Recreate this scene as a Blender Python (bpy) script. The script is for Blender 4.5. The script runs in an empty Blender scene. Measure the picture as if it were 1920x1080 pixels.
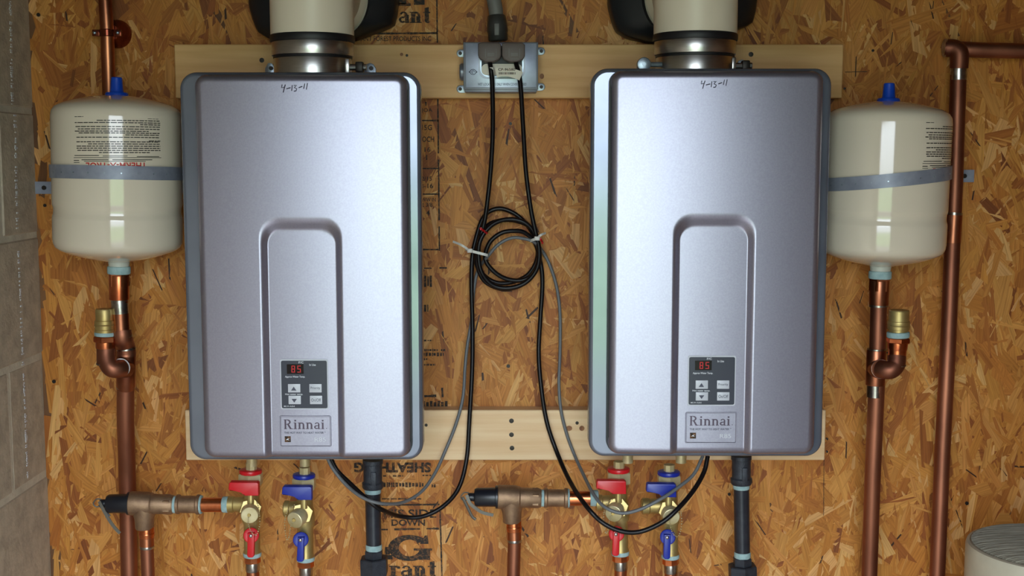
import bpy, bmesh, math, random
from mathutils import Vector, Matrix
R = math.radians
SC = bpy.context.scene
COL = SC.collection

# ------------------------------------------------------------------ camera, sky, light, exposure
F = 2300.0; PITCH = R(6.0); CAM = Vector((0, -2.1, 1.72))
cam = bpy.data.cameras.new('camera'); cam_o = bpy.data.objects.new('camera', cam); COL.objects.link(cam_o)
cam.sensor_width = 36; cam.lens = 36*F/1920; cam.clip_start = .02
cam_o.location = CAM; cam_o.rotation_euler = (R(90)-PITCH, 0, 0)
SC.camera = cam_o

world = bpy.data.worlds.new('overcast_sky'); SC.world = world; world.use_nodes = True
wn = world.node_tree; wn.nodes.clear()
w_out = wn.nodes.new('ShaderNodeOutputWorld'); w_bg = wn.nodes.new('ShaderNodeBackground')
w_bg.inputs['Color'].default_value = (.80, .90, 1.0, 1); w_bg.inputs['Strength'].default_value = 9.0
wn.links.new(w_bg.outputs[0], w_out.inputs[0])
# overcast sky: brighter towards the zenith
w_tc = wn.nodes.new('ShaderNodeTexCoord'); w_sx = wn.nodes.new('ShaderNodeSeparateXYZ'); w_ma = wn.nodes.new('ShaderNodeMath')
w_ma.operation = 'MULTIPLY_ADD'; w_ma.inputs[1].default_value = 16.0; w_ma.inputs[2].default_value = 6.0; w_ma.use_clamp = False
w_mx = wn.nodes.new('ShaderNodeMath'); w_mx.operation = 'MAXIMUM'; w_mx.inputs[1].default_value = 0
wn.links.new(w_tc.outputs['Generated'], w_sx.inputs[0]); wn.links.new(w_sx.outputs['Z'], w_mx.inputs[0]); wn.links.new(w_mx.outputs[0], w_ma.inputs[0]); wn.links.new(w_ma.outputs[0], w_bg.inputs['Strength'])

DOOR_X, DOOR_Z, DOOR_Y = .48, 2.17, -2.22
pl = bpy.data.lights.new('doorway_daylight', 'AREA'); pl.shape = 'RECTANGLE'; pl.size = 2*DOOR_X; pl.size_y = DOOR_Z
pl_o = bpy.data.objects.new('doorway_daylight', pl); COL.objects.link(pl_o)
pl_o.location = (0, DOOR_Y, DOOR_Z/2); pl_o.rotation_euler = (R(90), 0, 0)
pl.cycles.is_portal = True

SC.view_settings.view_transform = 'Standard'; SC.view_settings.look = 'None'
SC.view_settings.gamma = 1; SC.view_settings.use_curve_mapping = False
SC.view_settings.exposure = 0.32

# ------------------------------------------------------------------ helpers
CP, SP = math.cos(PITCH), math.sin(PITCH)
def at(px, py, Y):
    """the world point at depth plane y = Y that lies under the photograph's point (px, py)"""
    u = (px-960)/F; v = (540-py)/F
    d = Vector((u, CP+v*SP, -SP+v*CP))
    return CAM + d*((Y-CAM.y)/d.y)
def mpp(Y, py=540):
    return ((Y-CAM.y)/(CP+(540-py)/F*SP))/F
def srgb(r, g, b):
    f = lambda c: (c/255/12.92) if c/255 <= .04045 else ((c/255+.055)/1.055)**2.4
    return (f(r), f(g), f(b), 1)

MATS = {}
def mat(name, col, rough=.5, metal=0.0, col2=None, scale=20, stretch=(1, 1, 1), bump=0, bscale=200, coat=0, rough2=None, emit=None, estr=0, spec=None, detail=4, thr=(.35, .65)):
    m = bpy.data.materials.new(name); m.use_nodes = True; nt = m.node_tree; p = nt.nodes['Principled BSDF']
    p.inputs['Base Color'].default_value = col; p.inputs['Roughness'].default_value = rough; p.inputs['Metallic'].default_value = metal
    if spec is not None: p.inputs['Specular IOR Level'].default_value = spec
    if coat: p.inputs['Coat Weight'].default_value = coat; p.inputs['Coat Roughness'].default_value = .08
    if emit: p.inputs['Emission Color'].default_value = emit; p.inputs['Emission Strength'].default_value = estr
    tc = nt.nodes.new('ShaderNodeTexCoord'); mp = nt.nodes.new('ShaderNodeMapping'); mp.inputs['Scale'].default_value = stretch
    nt.links.new(tc.outputs['Object'], mp.inputs[0])
    if col2 is not None:
        n = nt.nodes.new('ShaderNodeTexNoise'); n.inputs['Scale'].default_value = scale; n.inputs['Detail'].default_value = detail
        r = nt.nodes.new('ShaderNodeValToRGB'); r.color_ramp.elements[0].color = col; r.color_ramp.elements[1].color = col2
        r.color_ramp.elements[0].position = thr[0]; r.color_ramp.elements[1].position = thr[1]
        nt.links.new(mp.outputs[0], n.inputs['Vector']); nt.links.new(n.outputs[0], r.inputs[0]); nt.links.new(r.outputs[0], p.inputs['Base Color'])
        if rough2 is not None:
            mr = nt.nodes.new('ShaderNodeMapRange'); mr.inputs['To Min'].default_value = rough; mr.inputs['To Max'].default_value = rough2
            nt.links.new(n.outputs[0], mr.inputs[0]); nt.links.new(mr.outputs[0], p.inputs['Roughness'])
    if bump:
        n2 = nt.nodes.new('ShaderNodeTexNoise'); n2.inputs['Scale'].default_value = bscale; n2.inputs['Detail'].default_value = 3
        b = nt.nodes.new('ShaderNodeBump'); b.inputs['Strength'].default_value = bump; b.inputs['Distance'].default_value = .001
        nt.links.new(mp.outputs[0], n2.inputs['Vector']); nt.links.new(n2.outputs[0], b.inputs['Height']); nt.links.new(b.outputs[0], p.inputs['Normal'])
    MATS[name] = m
    return m

M_cover = mat('silver_metallic_paint', srgb(163, 160, 178), .375, .85, srgb(170, 167, 184), 400, coat=.0)
M_flange = mat('grey_gloss_paint', srgb(112, 118, 132), .15, .5, srgb(126, 132, 146), 9)
M_case = mat('case_grey_sheet', srgb(95, 98, 105), .45, .4)
M_steel = mat('brushed_stainless', srgb(186, 182, 180), .3, 1, srgb(204, 200, 198), 60, (1, 1, 30))
M_zinc = mat('zinc_plate', srgb(170, 180, 190), .35, .8, srgb(140, 150, 160), 80)
M_lever = mat('dull_steel_lever', srgb(112, 108, 100), .55, .6)
M_ringtop = mat('ribbed_fibreglass_top', srgb(150, 144, 128), .5, 0, srgb(120, 114, 100), 60, (.3, 3, 3))
M_sidet = mat('pale_tank_shell', srgb(196, 188, 168), .5, 0, srgb(176, 168, 148), 14)
M_strap = mat('galvanized_strap', srgb(152, 156, 170), .5, .3, srgb(136, 141, 156), 60)
M_screw = mat('dark_screw', srgb(48, 42, 38), .45, .6)
M_cream = mat('cream_vent_plastic', srgb(226, 212, 190), .38, 0)
M_rubber = mat('black_rubber', srgb(26, 28, 32), .38, 0, srgb(34, 37, 42), 12)
M_gasket_gap = mat('black_gasket_gap', srgb(20, 18, 22), .5)
M_tank = mat('cream_enamel', srgb(226, 213, 192), .10, 0, coat=.4)
M_tankneck = mat('painted_neck', srgb(190, 192, 180), .4, 0)
M_seal = mat('pale_blue_thread_sealant', srgb(136, 166, 168), .6, 0, srgb(166, 192, 192), 90, bump=.5, bscale=400)
M_blueplas = mat('blue_valve_cap', srgb(10, 70, 190), .4)
M_copper = mat('copper', srgb(198, 128, 94), .3, 1, srgb(138, 82, 62), 14, (1, 1, .6), rough2=.42)
M_copper2 = mat('aged_copper', srgb(172, 112, 86), .46, .95, srgb(122, 74, 58), 10, (1, 1, .4), rough2=.5)
M_copper3 = mat('bright_copper', srgb(224, 138, 92), .28, 1, srgb(190, 104, 66), 30)
M_solder = mat('solder_ring', srgb(196, 192, 188), .28, 1, srgb(140, 130, 122), 90)
M_bronze = mat('cast_bronze', srgb(164, 134, 106), .52, .8, srgb(140, 112, 90), 60, bump=.35, bscale=700)
M_brass = mat('brass', srgb(200, 180, 122), .46, .8, srgb(176, 150, 92), 25)
M_brass2 = mat('pale_brass', srgb(222, 210, 170), .42, .5, srgb(190, 172, 122), 30)
M_capblack = mat('black_plastic', srgb(24, 26, 34), .35)
M_red = mat('red_vinyl', srgb(205, 24, 34), .35)
M_blue = mat('blue_vinyl', srgb(26, 44, 150), .35)
M_gas = mat('black_iron_pipe', srgb(40, 42, 50), .34, .25, srgb(50, 52, 60), 60, bump=.1)
M_gascast = mat('cast_iron_fitting', srgb(56, 60, 68), .5, .3, srgb(44, 46, 54), 80, bump=.6, bscale=500)
M_cable = mat('black_cable', srgb(18, 14, 16), .36, spec=.3)
M_greycable = mat('grey_cable', srgb(104, 106, 108), .45)
M_tie = mat('clear_nylon', srgb(205, 200, 192), .35)
M_redtie = mat('red_twist', srgb(200, 30, 30), .45)
M_box = mat('outlet_box_paint', srgb(130, 134, 142), .35, .4)
M_plate = mat('outlet_cover_metal', srgb(178, 186, 204), .32, .55, srgb(160, 168, 188), 50)
M_plug = mat('grey_brown_plug', srgb(96, 84, 78), .5)
M_white = mat('white_label', srgb(222, 214, 196), .5)
M_ink = mat('black_ink', srgb(38, 30, 24), .75, 0, srgb(112, 74, 40), 260, thr=(.48, .66), detail=6)
M_inktank = mat('tank_print', srgb(52, 48, 44), .4)
M_redink = mat('red_print', srgb(200, 50, 44), .4)
M_panel = mat('control_panel_film', srgb(56, 58, 72), .3)
M_display = mat('display_window', srgb(20, 6, 10), .2)
M_dig = mat('red_digits', srgb(150, 10, 16), .4, emit=(1, .02, .03, 1), estr=.16)
M_btn = mat('pale_button', srgb(200, 202, 210), .35)
M_btnink = mat('button_print', srgb(70, 70, 88), .5)
M_wtext = mat('white_print', srgb(225, 228, 235), .5)
M_logo = mat('logo_plum_metal', srgb(96, 84, 100), .28, .6)
M_marker = mat('marker_ink', srgb(44, 38, 58), .5)
M_conduit = mat('grey_conduit', srgb(112, 110, 106), .5)
M_connect = mat('dark_connector', srgb(58, 56, 54), .4)
M_pine = mat('pine_board', srgb(212, 160, 98), .55, 0, srgb(226, 178, 118), 5, (1, 4, 16), bump=.15, bscale=150, detail=8)
M_pine_lit = mat('pine_board_lit', srgb(228, 188, 140), .55, 0, srgb(240, 208, 164), 5, (1, 4, 16), bump=.15, bscale=150, detail=8)  # same pine, paler: the stronger light low on the wall put into its colour
M_knot = mat('pine_knot', srgb(128, 78, 44), .6, 0, srgb(160, 108, 66), 120)
M_ring = mat('ribbed_fibreglass', srgb(182, 174, 156), .45, 0, srgb(160, 152, 134), 30, (.3, .3, 10))
M_block = mat('concrete_block', srgb(192, 178, 156), .9, 0, srgb(168, 155, 136), 45, bump=.9, bscale=160, detail=10)
M_mortar = mat('mortar', srgb(206, 198, 178), .9, 0, srgb(184, 176, 158), 30, bump=.8, bscale=200)
M_white_drip = mat('white_drips', srgb(205, 206, 208), .8)
M_bell = mat('bell_hanger_copper', srgb(128, 64, 46), .22, .9)
M_roomwood = mat('room_panel', srgb(128, 86, 48), .7, 0, srgb(100, 64, 36), 8)
M_roof = mat('rafter_wood', srgb(78, 58, 40), .8, 0, srgb(62, 46, 32), 6)
M_floor = mat('concrete_floor', srgb(138, 132, 124), .85, 0, srgb(118, 112, 106), 4)
M_grass = mat('grass', srgb(76, 100, 54), .9, 0, srgb(96, 116, 68), 2, detail=8)
M_gravel = mat('gravel', srgb(96, 92, 86), .9, 0, srgb(76, 73, 68), 30, detail=8)

WL = {}
def props(o, label=None, cat=None, group=None, kind=None):
    for k, v in (('label', label), ('category', cat), ('group', group), ('kind', kind)):
        if v: o[k] = v
    return o
def thing(name, loc, label, cat, group=None):
    o = bpy.data.objects.new(name, None); COL.objects.link(o); o.location = loc; o.empty_display_size = .02
    WL[o.name] = Vector(loc)
    return props(o, label, cat, group)
def obj(name, bm, m, parent=None, sharp=28, kind=None, label=None):
    base = WL.get(parent.name, Vector((0, 0, 0))) if parent else Vector((0, 0, 0))
    bmesh.ops.recalc_face_normals(bm, faces=bm.faces[:])
    if parent and base.length: bmesh.ops.translate(bm, verts=bm.verts[:], vec=-base)
    me = bpy.data.meshes.new(name); bm.to_mesh(me); bm.free()
    if sharp is not None:
        me.polygons.foreach_set('use_smooth', [True]*len(me.polygons)); me.set_sharp_from_angle(angle=R(sharp))
    o = bpy.data.objects.new(name, me); COL.objects.link(o); me.materials.append(m)
    if parent: o.parent = parent; WL[o.name] = base
    return props(o, label=label, kind=kind)
def NB(): return bmesh.new()
def box(bm, lo, hi, bev=0, seg=2):
    lo = Vector(lo); hi = Vector(hi)
    a = Vector((min(lo.x, hi.x), min(lo.y, hi.y), min(lo.z, hi.z))); b = Vector((max(lo.x, hi.x), max(lo.y, hi.y), max(lo.z, hi.z)))
    r = bmesh.ops.create_cube(bm, size=1)
    vs = r['verts']
    for v in vs: v.co = Vector((a.x+(v.co.x+.5)*(b.x-a.x), a.y+(v.co.y+.5)*(b.y-a.y), a.z+(v.co.z+.5)*(b.z-a.z)))
    if bev:
        es = list({e for v in vs for e in v.link_edges})
        bmesh.ops.bevel(bm, geom=es, offset=bev, segments=seg, profile=.5, affect='EDGES')
    return bm
def frame(ax):
    ax = ax.normalized(); h = Vector((0, 0, 1)) if abs(ax.z) < .9 else Vector((0, 1, 0))
    u = ax.cross(h).normalized(); return u, ax.cross(u).normalized()
def ringverts(bm, c, u, v, r, seg, a0=0):
    return [bm.verts.new(c + u*(r*math.cos(a0+2*math.pi*i/seg)) + v*(r*math.sin(a0+2*math.pi*i/seg))) for i in range(seg)]
def bridge(bm, A, Bv, closed=True):
    n = len(A)
    for i in range(n if closed else n-1):
        j = (i+1) % n
        try: bm.faces.new((A[i], A[j], Bv[j], Bv[i]))
        except ValueError: pass
def lathe(bm, p0, p1, prof, seg=32, a0=0, caps=True):
    """prof: (t, r) along p0 -> p1, t in 0..1 of that length, r in metres"""
    p0 = Vector(p0); p1 = Vector(p1); ax = p1-p0; u, v = frame(ax)
    prev = None; first = None
    for t, r in prof:
        ring = ringverts(bm, p0+ax*t, u, v, max(r, 1e-5), seg, a0)
        if prev: bridge(bm, prev, ring)
        else: first = ring
        prev = ring
    if caps: bm.faces.new(first); bm.faces.new(prev[::-1])
    return bm
def cyl(bm, p0, p1, r, seg=24, r1=None, bev=0):
    L = (Vector(p1)-Vector(p0)).length; r1 = r if r1 is None else r1
    if bev:
        b = min(bev/L, .45)
        return lathe(bm, p0, p1, [(0, r-bev), (b*.3, r-bev*.3), (b, r), (1-b, r1), (1-b*.3, r1-bev*.3), (1, r1-bev)], seg)
    return lathe(bm, p0, p1, [(0, r), (1, r1)], seg)
def hexa(bm, p0, p1, r, a0=0):
    L = (Vector(p1)-Vector(p0)).length; b = min(.0015/L, .3)
    return lathe(bm, p0, p1, [(0, r*.93), (b, r), (1-b, r), (1, r*.93)], 6, a0)
def tube(bm, pts, r, seg=12, caps=True):
    pts = [Vector(p) for p in pts]; n = len(pts); rr = r if isinstance(r, (list, tuple)) else [r]*n
    prev = None; first = None; u = None
    for i, p in enumerate(pts):
        t = (pts[min(i+1, n-1)]-pts[max(i-1, 0)]).normalized()
        if u is None: u, v = frame(t)
        else:
            u = (u - t*u.dot(t)).normalized(); v = t.cross(u)
        ring = ringverts(bm, p, u, v, rr[i], seg)
        if prev: bridge(bm, prev, ring)
        else: first = ring
        prev = ring
    if caps: bm.faces.new(first); bm.faces.new(prev[::-1])
    return bm
def smooth_path(pts, n=8):
    pts = [Vector(p) for p in pts]; out = []
    P = [pts[0]*2-pts[1]]+pts+[pts[-1]*2-pts[-2]]
    for i in range(1, len(P)-2):
        a, b, c, d = P[i-1], P[i], P[i+1], P[i+2]
        for k in range(n):
            t = k/n
            out.append(.5*((2*b)+(c-a)*t+(2*a-5*b+4*c-d)*t*t+(3*b-a-3*c+d)*t**3))
    out.append(pts[-1]); return out
def ball(bm, c, r, seg=10, sc=(1, 1, 1)):
    m = Matrix.Translation(c) @ Matrix.Diagonal((sc[0]*r, sc[1]*r, sc[2]*r, 1))
    bmesh.ops.create_uvsphere(bm, u_segments=seg, v_segments=max(6, seg//2+2), radius=1, matrix=m)
    return bm
def prism(bm, poly, y0, y1, bev=0):
    """poly: (x, z) outline, extruded from y0 (front) to y1 (back)"""
    A = [bm.verts.new((x, y0, z)) for x, z in poly]; Bv = [bm.verts.new((x, y1, z)) for x, z in poly]
    f = bm.faces.new(A); bm.faces.new(Bv[::-1]); bridge(bm, A, Bv)
    if bev: bmesh.ops.bevel(bm, geom=list(f.edges), offset=bev, segments=2, profile=.5, affect='EDGES')
    return bm
def ppoly(pts, Y): return [(at(x, y, Y).x, at(x, y, Y).z) for x, y in pts]
def rrect(x0, z0, x1, z1, r, n=6):
    out = []
    for cx, cz, a in ((x1-r, z1-r, 0), (x0+r, z1-r, 90), (x0+r, z0+r, 180), (x1-r, z0+r, 270)):
        for k in range(n+1):
            t = R(a+90*k/n); out.append((cx+r*math.cos(t), cz+r*math.sin(t)))
    return out
def pbox(bm, x0, y0, x1, y1, Yf, Yb, bev=0, seg=2):
    a = at(x0, y1, Yf); b = at(x1, y0, Yf)
    return box(bm, (a.x, Yf, a.z), (b.x, Yb, b.z), bev, seg)
_tc = {}
def text_bm(s, off=0.0, ext=.02):
    """flat lettering as (verts, faces) in em units"""
    key = (s, off, ext)
    if key not in _tc:
        c = bpy.data.curves.new('txt', 'FONT'); c.body = s; c.offset = off; c.extrude = ext; c.resolution_u = 3
        o = bpy.data.objects.new('txt', c); COL.objects.link(o)
        dg = bpy.context.evaluated_depsgraph_get(); me = bpy.data.meshes.new_from_object(o.evaluated_get(dg))
        vs = [tuple(v.co) for v in me.vertices]; fs = [tuple(p.vertices) for p in me.polygons]
        bpy.data.objects.remove(o); bpy.data.curves.remove(c); bpy.data.meshes.remove(me)
        _tc[key] = (vs, fs)
    return _tc[key]
def letter(bm, s, x0, z0, x1, z1, Y, off=0.0, rot=False, thick=.0003, fn=None):
    """lettering fitted into the box x0..x1, z0..z1 facing -y; rot turns it upside down"""
    vs, fs = text_bm(s, off)
    ax = min(v[0] for v in vs); bx = max(v[0] for v in vs); ay = min(v[1] for v in vs); by = max(v[1] for v in vs)
    nv = []
    for x, y, z in vs:
        u = (x-ax)/(bx-ax); w = (y-ay)/(by-ay)
        if rot: u, w = 1-u, 1-w
        q = (x0+u*(x1-x0), Y-(thick if z > 0 else 0), z0+w*(z1-z0))
        nv.append(bm.verts.new(fn(q) if fn else q))
    for f in fs:
        try: bm.faces.new([nv[i] for i in f])
        except ValueError: pass
    return bm
def pletter(bm, s, x0, y0, x1, y1, Y, **k):
    a = at(x0, y1, Y); b = at(x1, y0, Y)
    return letter(bm, s, a.x, a.z, b.x, b.z, Y, **k)
def arcpoly(cx, cy, rx, ry, a0, a1, w, n=10):
    o = [(cx+rx*math.cos(R(a0+(a1-a0)*k/n)), cy+ry*math.sin(R(a0+(a1-a0)*k/n))) for k in range(n+1)]
    i = [(cx+(rx-w)*math.cos(R(a0+(a1-a0)*k/n)), cy+(ry-w*.75)*math.sin(R(a0+(a1-a0)*k/n))) for k in range(n+1)]
    return o+i[::-1]
def rc(a, b, c, d): return [(a, b), (c, b), (c, d), (a, d)]
# serif letters drawn as outlines (width, polygons), cap height 1
def glyphs(w=.17, s=.06):
    G = {}
    G['R'] = (.86, [rc(.06, 0, .06+w, 1), rc(0, 0, .12+w, s), rc(0, 1-s, .3, 1), arcpoly(.34, .735, .3, .265, -90, 90, .15), rc(.1, .47, .34, .47+s), rc(.1, 1-s, .34, 1), [(.3, .49), (.48, .49), (.74, 0), (.56, 0)], rc(.54, 0, .86, s)])
    G['i'] = (.38, [rc(.1, 0, .1+w, .68), rc(.02, 0, .16+w, s), rc(.02, .68-s, .1+w, .68), rc(.1, .8, .1+w, .96)])
    G['n'] = (.72, [rc(.08, 0, .08+w, .68), rc(0, 0, .14+w, s), rc(0, .68-s, .1, .68), arcpoly(.36, .4, .25, .29, 0, 130, .15), rc(.61-w, 0, .61, .42), rc(.56-w, 0, .68, s)])
    G['a'] = (.62, [arcpoly(.24, .2, .22, .2, 60, 320, .14), rc(.38, 0, .38+w*.9, .5), arcpoly(.3, .46, .232, .24, 0, 160, .12), rc(.38, 0, .62, s), [(.2, .34), (.4, .42), (.4, .34), (.24, .29)]])
    G['r'] = (.54, [rc(.08, 0, .08+w, .68), rc(0, 0, .16+w, s), rc(0, .68-s, .1, .68), arcpoly(.36, .4, .25, .29, 30, 140, .16), rc(.42, .5, .56, .64)])
    G['t'] = (.46, [rc(.1, .1, .1+w, .92), rc(0, .6, .42, .68), arcpoly(.27, .16, .17, .17, 180, 330, .11), [(.1, .92), (.1+w, .98), (.1+w, .9)]])
    G['G'] = (.95, [arcpoly(.48, .5, .48, .5, 35, 330, .24, 20), rc(.7, .05, .95, .45), rc(.58, .4, 1.0, .48), [(.72, .66), (.92, .66), (.9, .98), (.84, .98)]])
    return G
def serif(bm, s, x0, z0, x1, z1, Y, w=.17, thick=.0003, top=1.0):
    G = glyphs(w); tot = sum(G[c][0] for c in s)+.03*(len(s)-1); x = 0; k = (x1-x0)/tot; h = (z1-z0)/top
    for c in s:
        for j, poly in enumerate(G[c][1]):
            prism(bm, [(x0+(x+px)*k, z0+pz*h) for px, pz in poly], Y-thick-j*2e-5, Y)
        x += G[c][0]+.03
    return bm
def copy_tree(o, parent=None, delta=None):
    c = o.copy(); COL.objects.link(c); c.parent = parent
    if delta is not None: c.location = Vector(o.location)+delta
    for ch in list(o.children): copy_tree(ch, c)
    return c

rnd = random.Random(7)

# ------------------------------------------------------------------ setting: the plywood-like strand board wall
XW = (at(52, 0, 0).x + at(97, 1080, 0).x)/2          # plane of the block wall
XR = 1.45; ZC = 2.5
bm = NB(); box(bm, (XW-.02, .0, 0), (XR, .02, ZC))
wall = obj('wall_back', bm, M_roomwood, sharp=None)
props(wall, 'oriented strand board wall of pressed amber wood flakes', 'wall', kind='structure')

def srgb3(c): return srgb(*c)[:3]
m = bpy.data.materials.new('wood_strand'); m.use_nodes = True; nt = m.node_tree; pb = nt.nodes['Principled BSDF']
pb.inputs['Roughness'].default_value = .55; pb.inputs['Specular IOR Level'].default_value = .35
at_n = nt.nodes.new('ShaderNodeAttribute'); at_n.attribute_name = 'strand_colour'
uvn = nt.nodes.new('ShaderNodeUVMap'); uvn.uv_map = 'grain'
mp = nt.nodes.new('ShaderNodeMapping'); mp.inputs['Scale'].default_value = (14, 330, 1)
no = nt.nodes.new('ShaderNodeTexNoise'); no.inputs['Scale'].default_value = 1; no.inputs['Detail'].default_value = 4
rp = nt.nodes.new('ShaderNodeValToRGB'); rp.color_ramp.elements[0].color = (.66, .56, .46, 1); rp.color_ramp.elements[1].color = (1.12, 1.1, 1.08, 1)
rp.color_ramp.elements[0].position = .3; rp.color_ramp.elements[1].position = .62
mx = nt.nodes.new('ShaderNodeMix'); mx.data_type = 'RGBA'; mx.blend_type = 'MULTIPLY'; mx.inputs[0].default_value = .75
bp = nt.nodes.new('ShaderNodeBump'); bp.inputs['Strength'].default_value = .35; bp.inputs['Distance'].default_value = .0006
nt.links.new(uvn.outputs[0], mp.inputs[0]); nt.links.new(mp.outputs[0], no.inputs['Vector']); nt.links.new(no.outputs[0], rp.inputs[0])
nt.links.new(at_n.outputs['Color'], mx.inputs[6]); nt.links.new(rp.outputs[0], mx.inputs[7]); nt.links.new(mx.outputs[2], pb.inputs['Base Color'])
nt.links.new(no.outputs[0], bp.inputs['Height']); nt.links.new(bp.outputs[0], pb.inputs['Normal'])
M_strand = m
TONES = [((202, 142, 70), 22), ((192, 129, 56), 28), ((180, 114, 44), 24), ((160, 94, 34), 14), ((140, 74, 26), 6), ((114, 55, 20), 1.8), ((216, 166, 102), 8), ((76, 44, 28), .3)]
TC = [srgb3(c) for c, _ in TONES]; TW = [w for _, w in TONES]
MEAN = tuple(sum(c[i]*w for c, w in zip(TC, TW))/sum(TW) for i in range(3))
def build_strands():
    V, Fc, C, UV = [], [], [], []
    def flake(cx, cz, L, W, ang, col, depth):
        ca, sa = math.cos(ang), math.sin(ang); ends = []
        n = rnd.choice((2, 3, 3, 4, 5)); sk = rnd.uniform(-.5, .5)*W; tp = rnd.uniform(.55, 1)
        loc = [( -L/2+rnd.uniform(-.055, .055)*L+sk*(k/(n-1)-.5)*2, (k/(n-1)-.5)*W) for k in range(n)]
        loc += [(0 + rnd.uniform(-.2, .2)*L, W/2*rnd.uniform(.85, 1.1))]
        n = rnd.choice((2, 3, 4, 5))
        loc += [( L/2+rnd.uniform(-.055, .055)*L-sk*(k/(n-1)-.5)*2, -(k/(n-1)-.5)*W*tp) for k in range(n)]
        loc += [(0 + rnd.uniform(-.2, .2)*L, -W/2*rnd.uniform(.85, 1.1))]
        # outline runs -x end (low to high), middle, +x end (high to low), middle
        b = len(V); uo, vo = rnd.uniform(0, 40), rnd.uniform(0, 40)
        tx, ty = rnd.uniform(-.0006, .0006)/max(W, .008), rnd.uniform(-.0006, .0006)/max(L, .03)
        V.append((cx, -depth, cz)); UV.append((uo, vo)); C.append(col)
        for a, c in loc:
            a = max(-L*.62, min(L*.62, a))
            V.append((cx+a*ca-c*sa, -(depth+c*tx+a*ty), cz+a*sa+c*ca)); UV.append((uo+a, vo+c)); C.append(col)
        k = len(loc)
        for i in range(k): Fc.append((b, b+1+i, b+1+(i+1) % k))
    N = 19000
    for i in range(N):
        r = rnd.random(); k = i/N
        dense = rnd.random() < .72
        cx = rnd.uniform(-.92, 1.0) if dense else rnd.uniform(XW+.02, XR)
        cz = rnd.uniform(.93, 2.2) if dense else rnd.uniform(0.02, ZC-.03)
        if k < .86:
            L = rnd.uniform(.05, .15); W = rnd.uniform(.010, .040)*rnd.uniform(.7, 1.1)
        else:
            L = rnd.uniform(.012, .06); W = rnd.uniform(.003, .012)
        ang = R(90)+R(rnd.gauss(0, 27)) if r < .8 else rnd.uniform(0, math.pi)
        col = rnd.choices(TC, TW)[0]; j = rnd.uniform(.92, 1.07); col = tuple(c*.84+m_*.16 for c, m_ in zip(col, MEAN)); col = (col[0]*j, col[1]*j*rnd.uniform(.95, 1.04), col[2]*j)
        if k > .987: L = rnd.uniform(.012, .04); W = rnd.uniform(.0015, .004); col = srgb3((62, 38, 24))
        if cx-L*.6*abs(math.cos(ang)) < XW+.004 or cx+L/2 > XR: continue
        flake(cx, cz, L, W, ang, col, .0006+.0009*k)
    me = bpy.data.meshes.new('wood_strands'); me.from_pydata(V, [], Fc)
    ca = me.color_attributes.new('strand_colour', 'FLOAT_COLOR', 'POINT')
    flat = [];
    for c in C: flat += [c[0], c[1], c[2], 1]
    ca.data.foreach_set('color', flat)
    uv = me.uv_layers.new(name='grain'); li = [0]*len(me.loops); me.loops.foreach_get('vertex_index', li)
    fu = []
    for i in li: fu += [UV[i][0], UV[i][1]]
    uv.data.foreach_set('uv', fu)
    me.materials.append(M_strand); me.update()
    o = bpy.data.objects.new('wood_strands', me); COL.objects.link(o); o.parent = wall
    return props(o, kind='stuff')
build_strands()

# nails in the board
for px, py, r in ((73, 28, 3.5), (953, 686, 3.5), (957, 232, 3), (1812, 943, 3.5), (102, 715, 3.5), (1367, 926, 3), (85, 385, 3), (1636, 95, 2.5)):
    b = NB(); c = at(px, py, 0); rr = r*mpp(0); cyl(b, (c.x, -.0032, c.z), (c.x, .002, c.z), rr, 12)
    obj('nail', b, M_screw, wall)

# ink stamped on the board
YS = -.0021
def stamp(name, fn):
    b = NB(); fn(b); return obj(name, b, M_ink, wall, sharp=None)
def bars(b, x0, y0, x1, y1, n, Y=YS, hh=None, gap=.3):
    """smudged small print: a row of short ink marks"""
    x = x0
    while x < x1:
        w = rnd.uniform(.5, 1.6)*(x1-x0)/n
        h = (y1-y0)*rnd.uniform(.6, 1)
        ym = (y0+y1)/2
        if rnd.random() > .1: pbox(b, x, ym-h/2, min(x+w*(1-gap), x1), ym+h/2, Y-.0003, Y)
        x += w
def rough_line(b, x0, y0, x1, y1, w=3):
    n = max(3, int(max(abs(x1-x0), abs(y1-y0))/11))
    for i in range(n):
        if rnd.random() < .09: continue
        xa = x0+(x1-x0)*i/n; xb = x0+(x1-x0)*(i+1)/n; ya = y0+(y1-y0)*i/n; yb = y0+(y1-y0)*(i+1)/n
        q = w*rnd.uniform(.7, 1.1)
        if abs(x1-x0) > abs(y1-y0): pbox(b, xa, ya-q/2, xb, ya+q/2, YS-.0003, YS)
        else: pbox(b, xa-q/2, ya, xa+q/2, yb, YS-.0003, YS)
def s_top(b):
    a = at(747, 43, YS); c = at(808, 13, YS)
    serif(b, 'ant', a.x, a.z, c.x, c.z, YS, w=.24, top=.98)
    for x0, y0, x1, y1 in ((745, -14, 762, 8), (745, 6, 770, 11), (776, -12, 796, 9)): pbox(b, x0, y0, x1, y1, YS-.0003, YS)
    rough_line(b, 690, 63, 820, 62, 3.5); rough_line(b, 819, -20, 820, 80, 3)
    pletter(b, 'GRANT FOREST PRODUCTS INC', 664, 68, 808, 77, YS, off=.01)
stamp('stamped_lettering', s_top)
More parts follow.
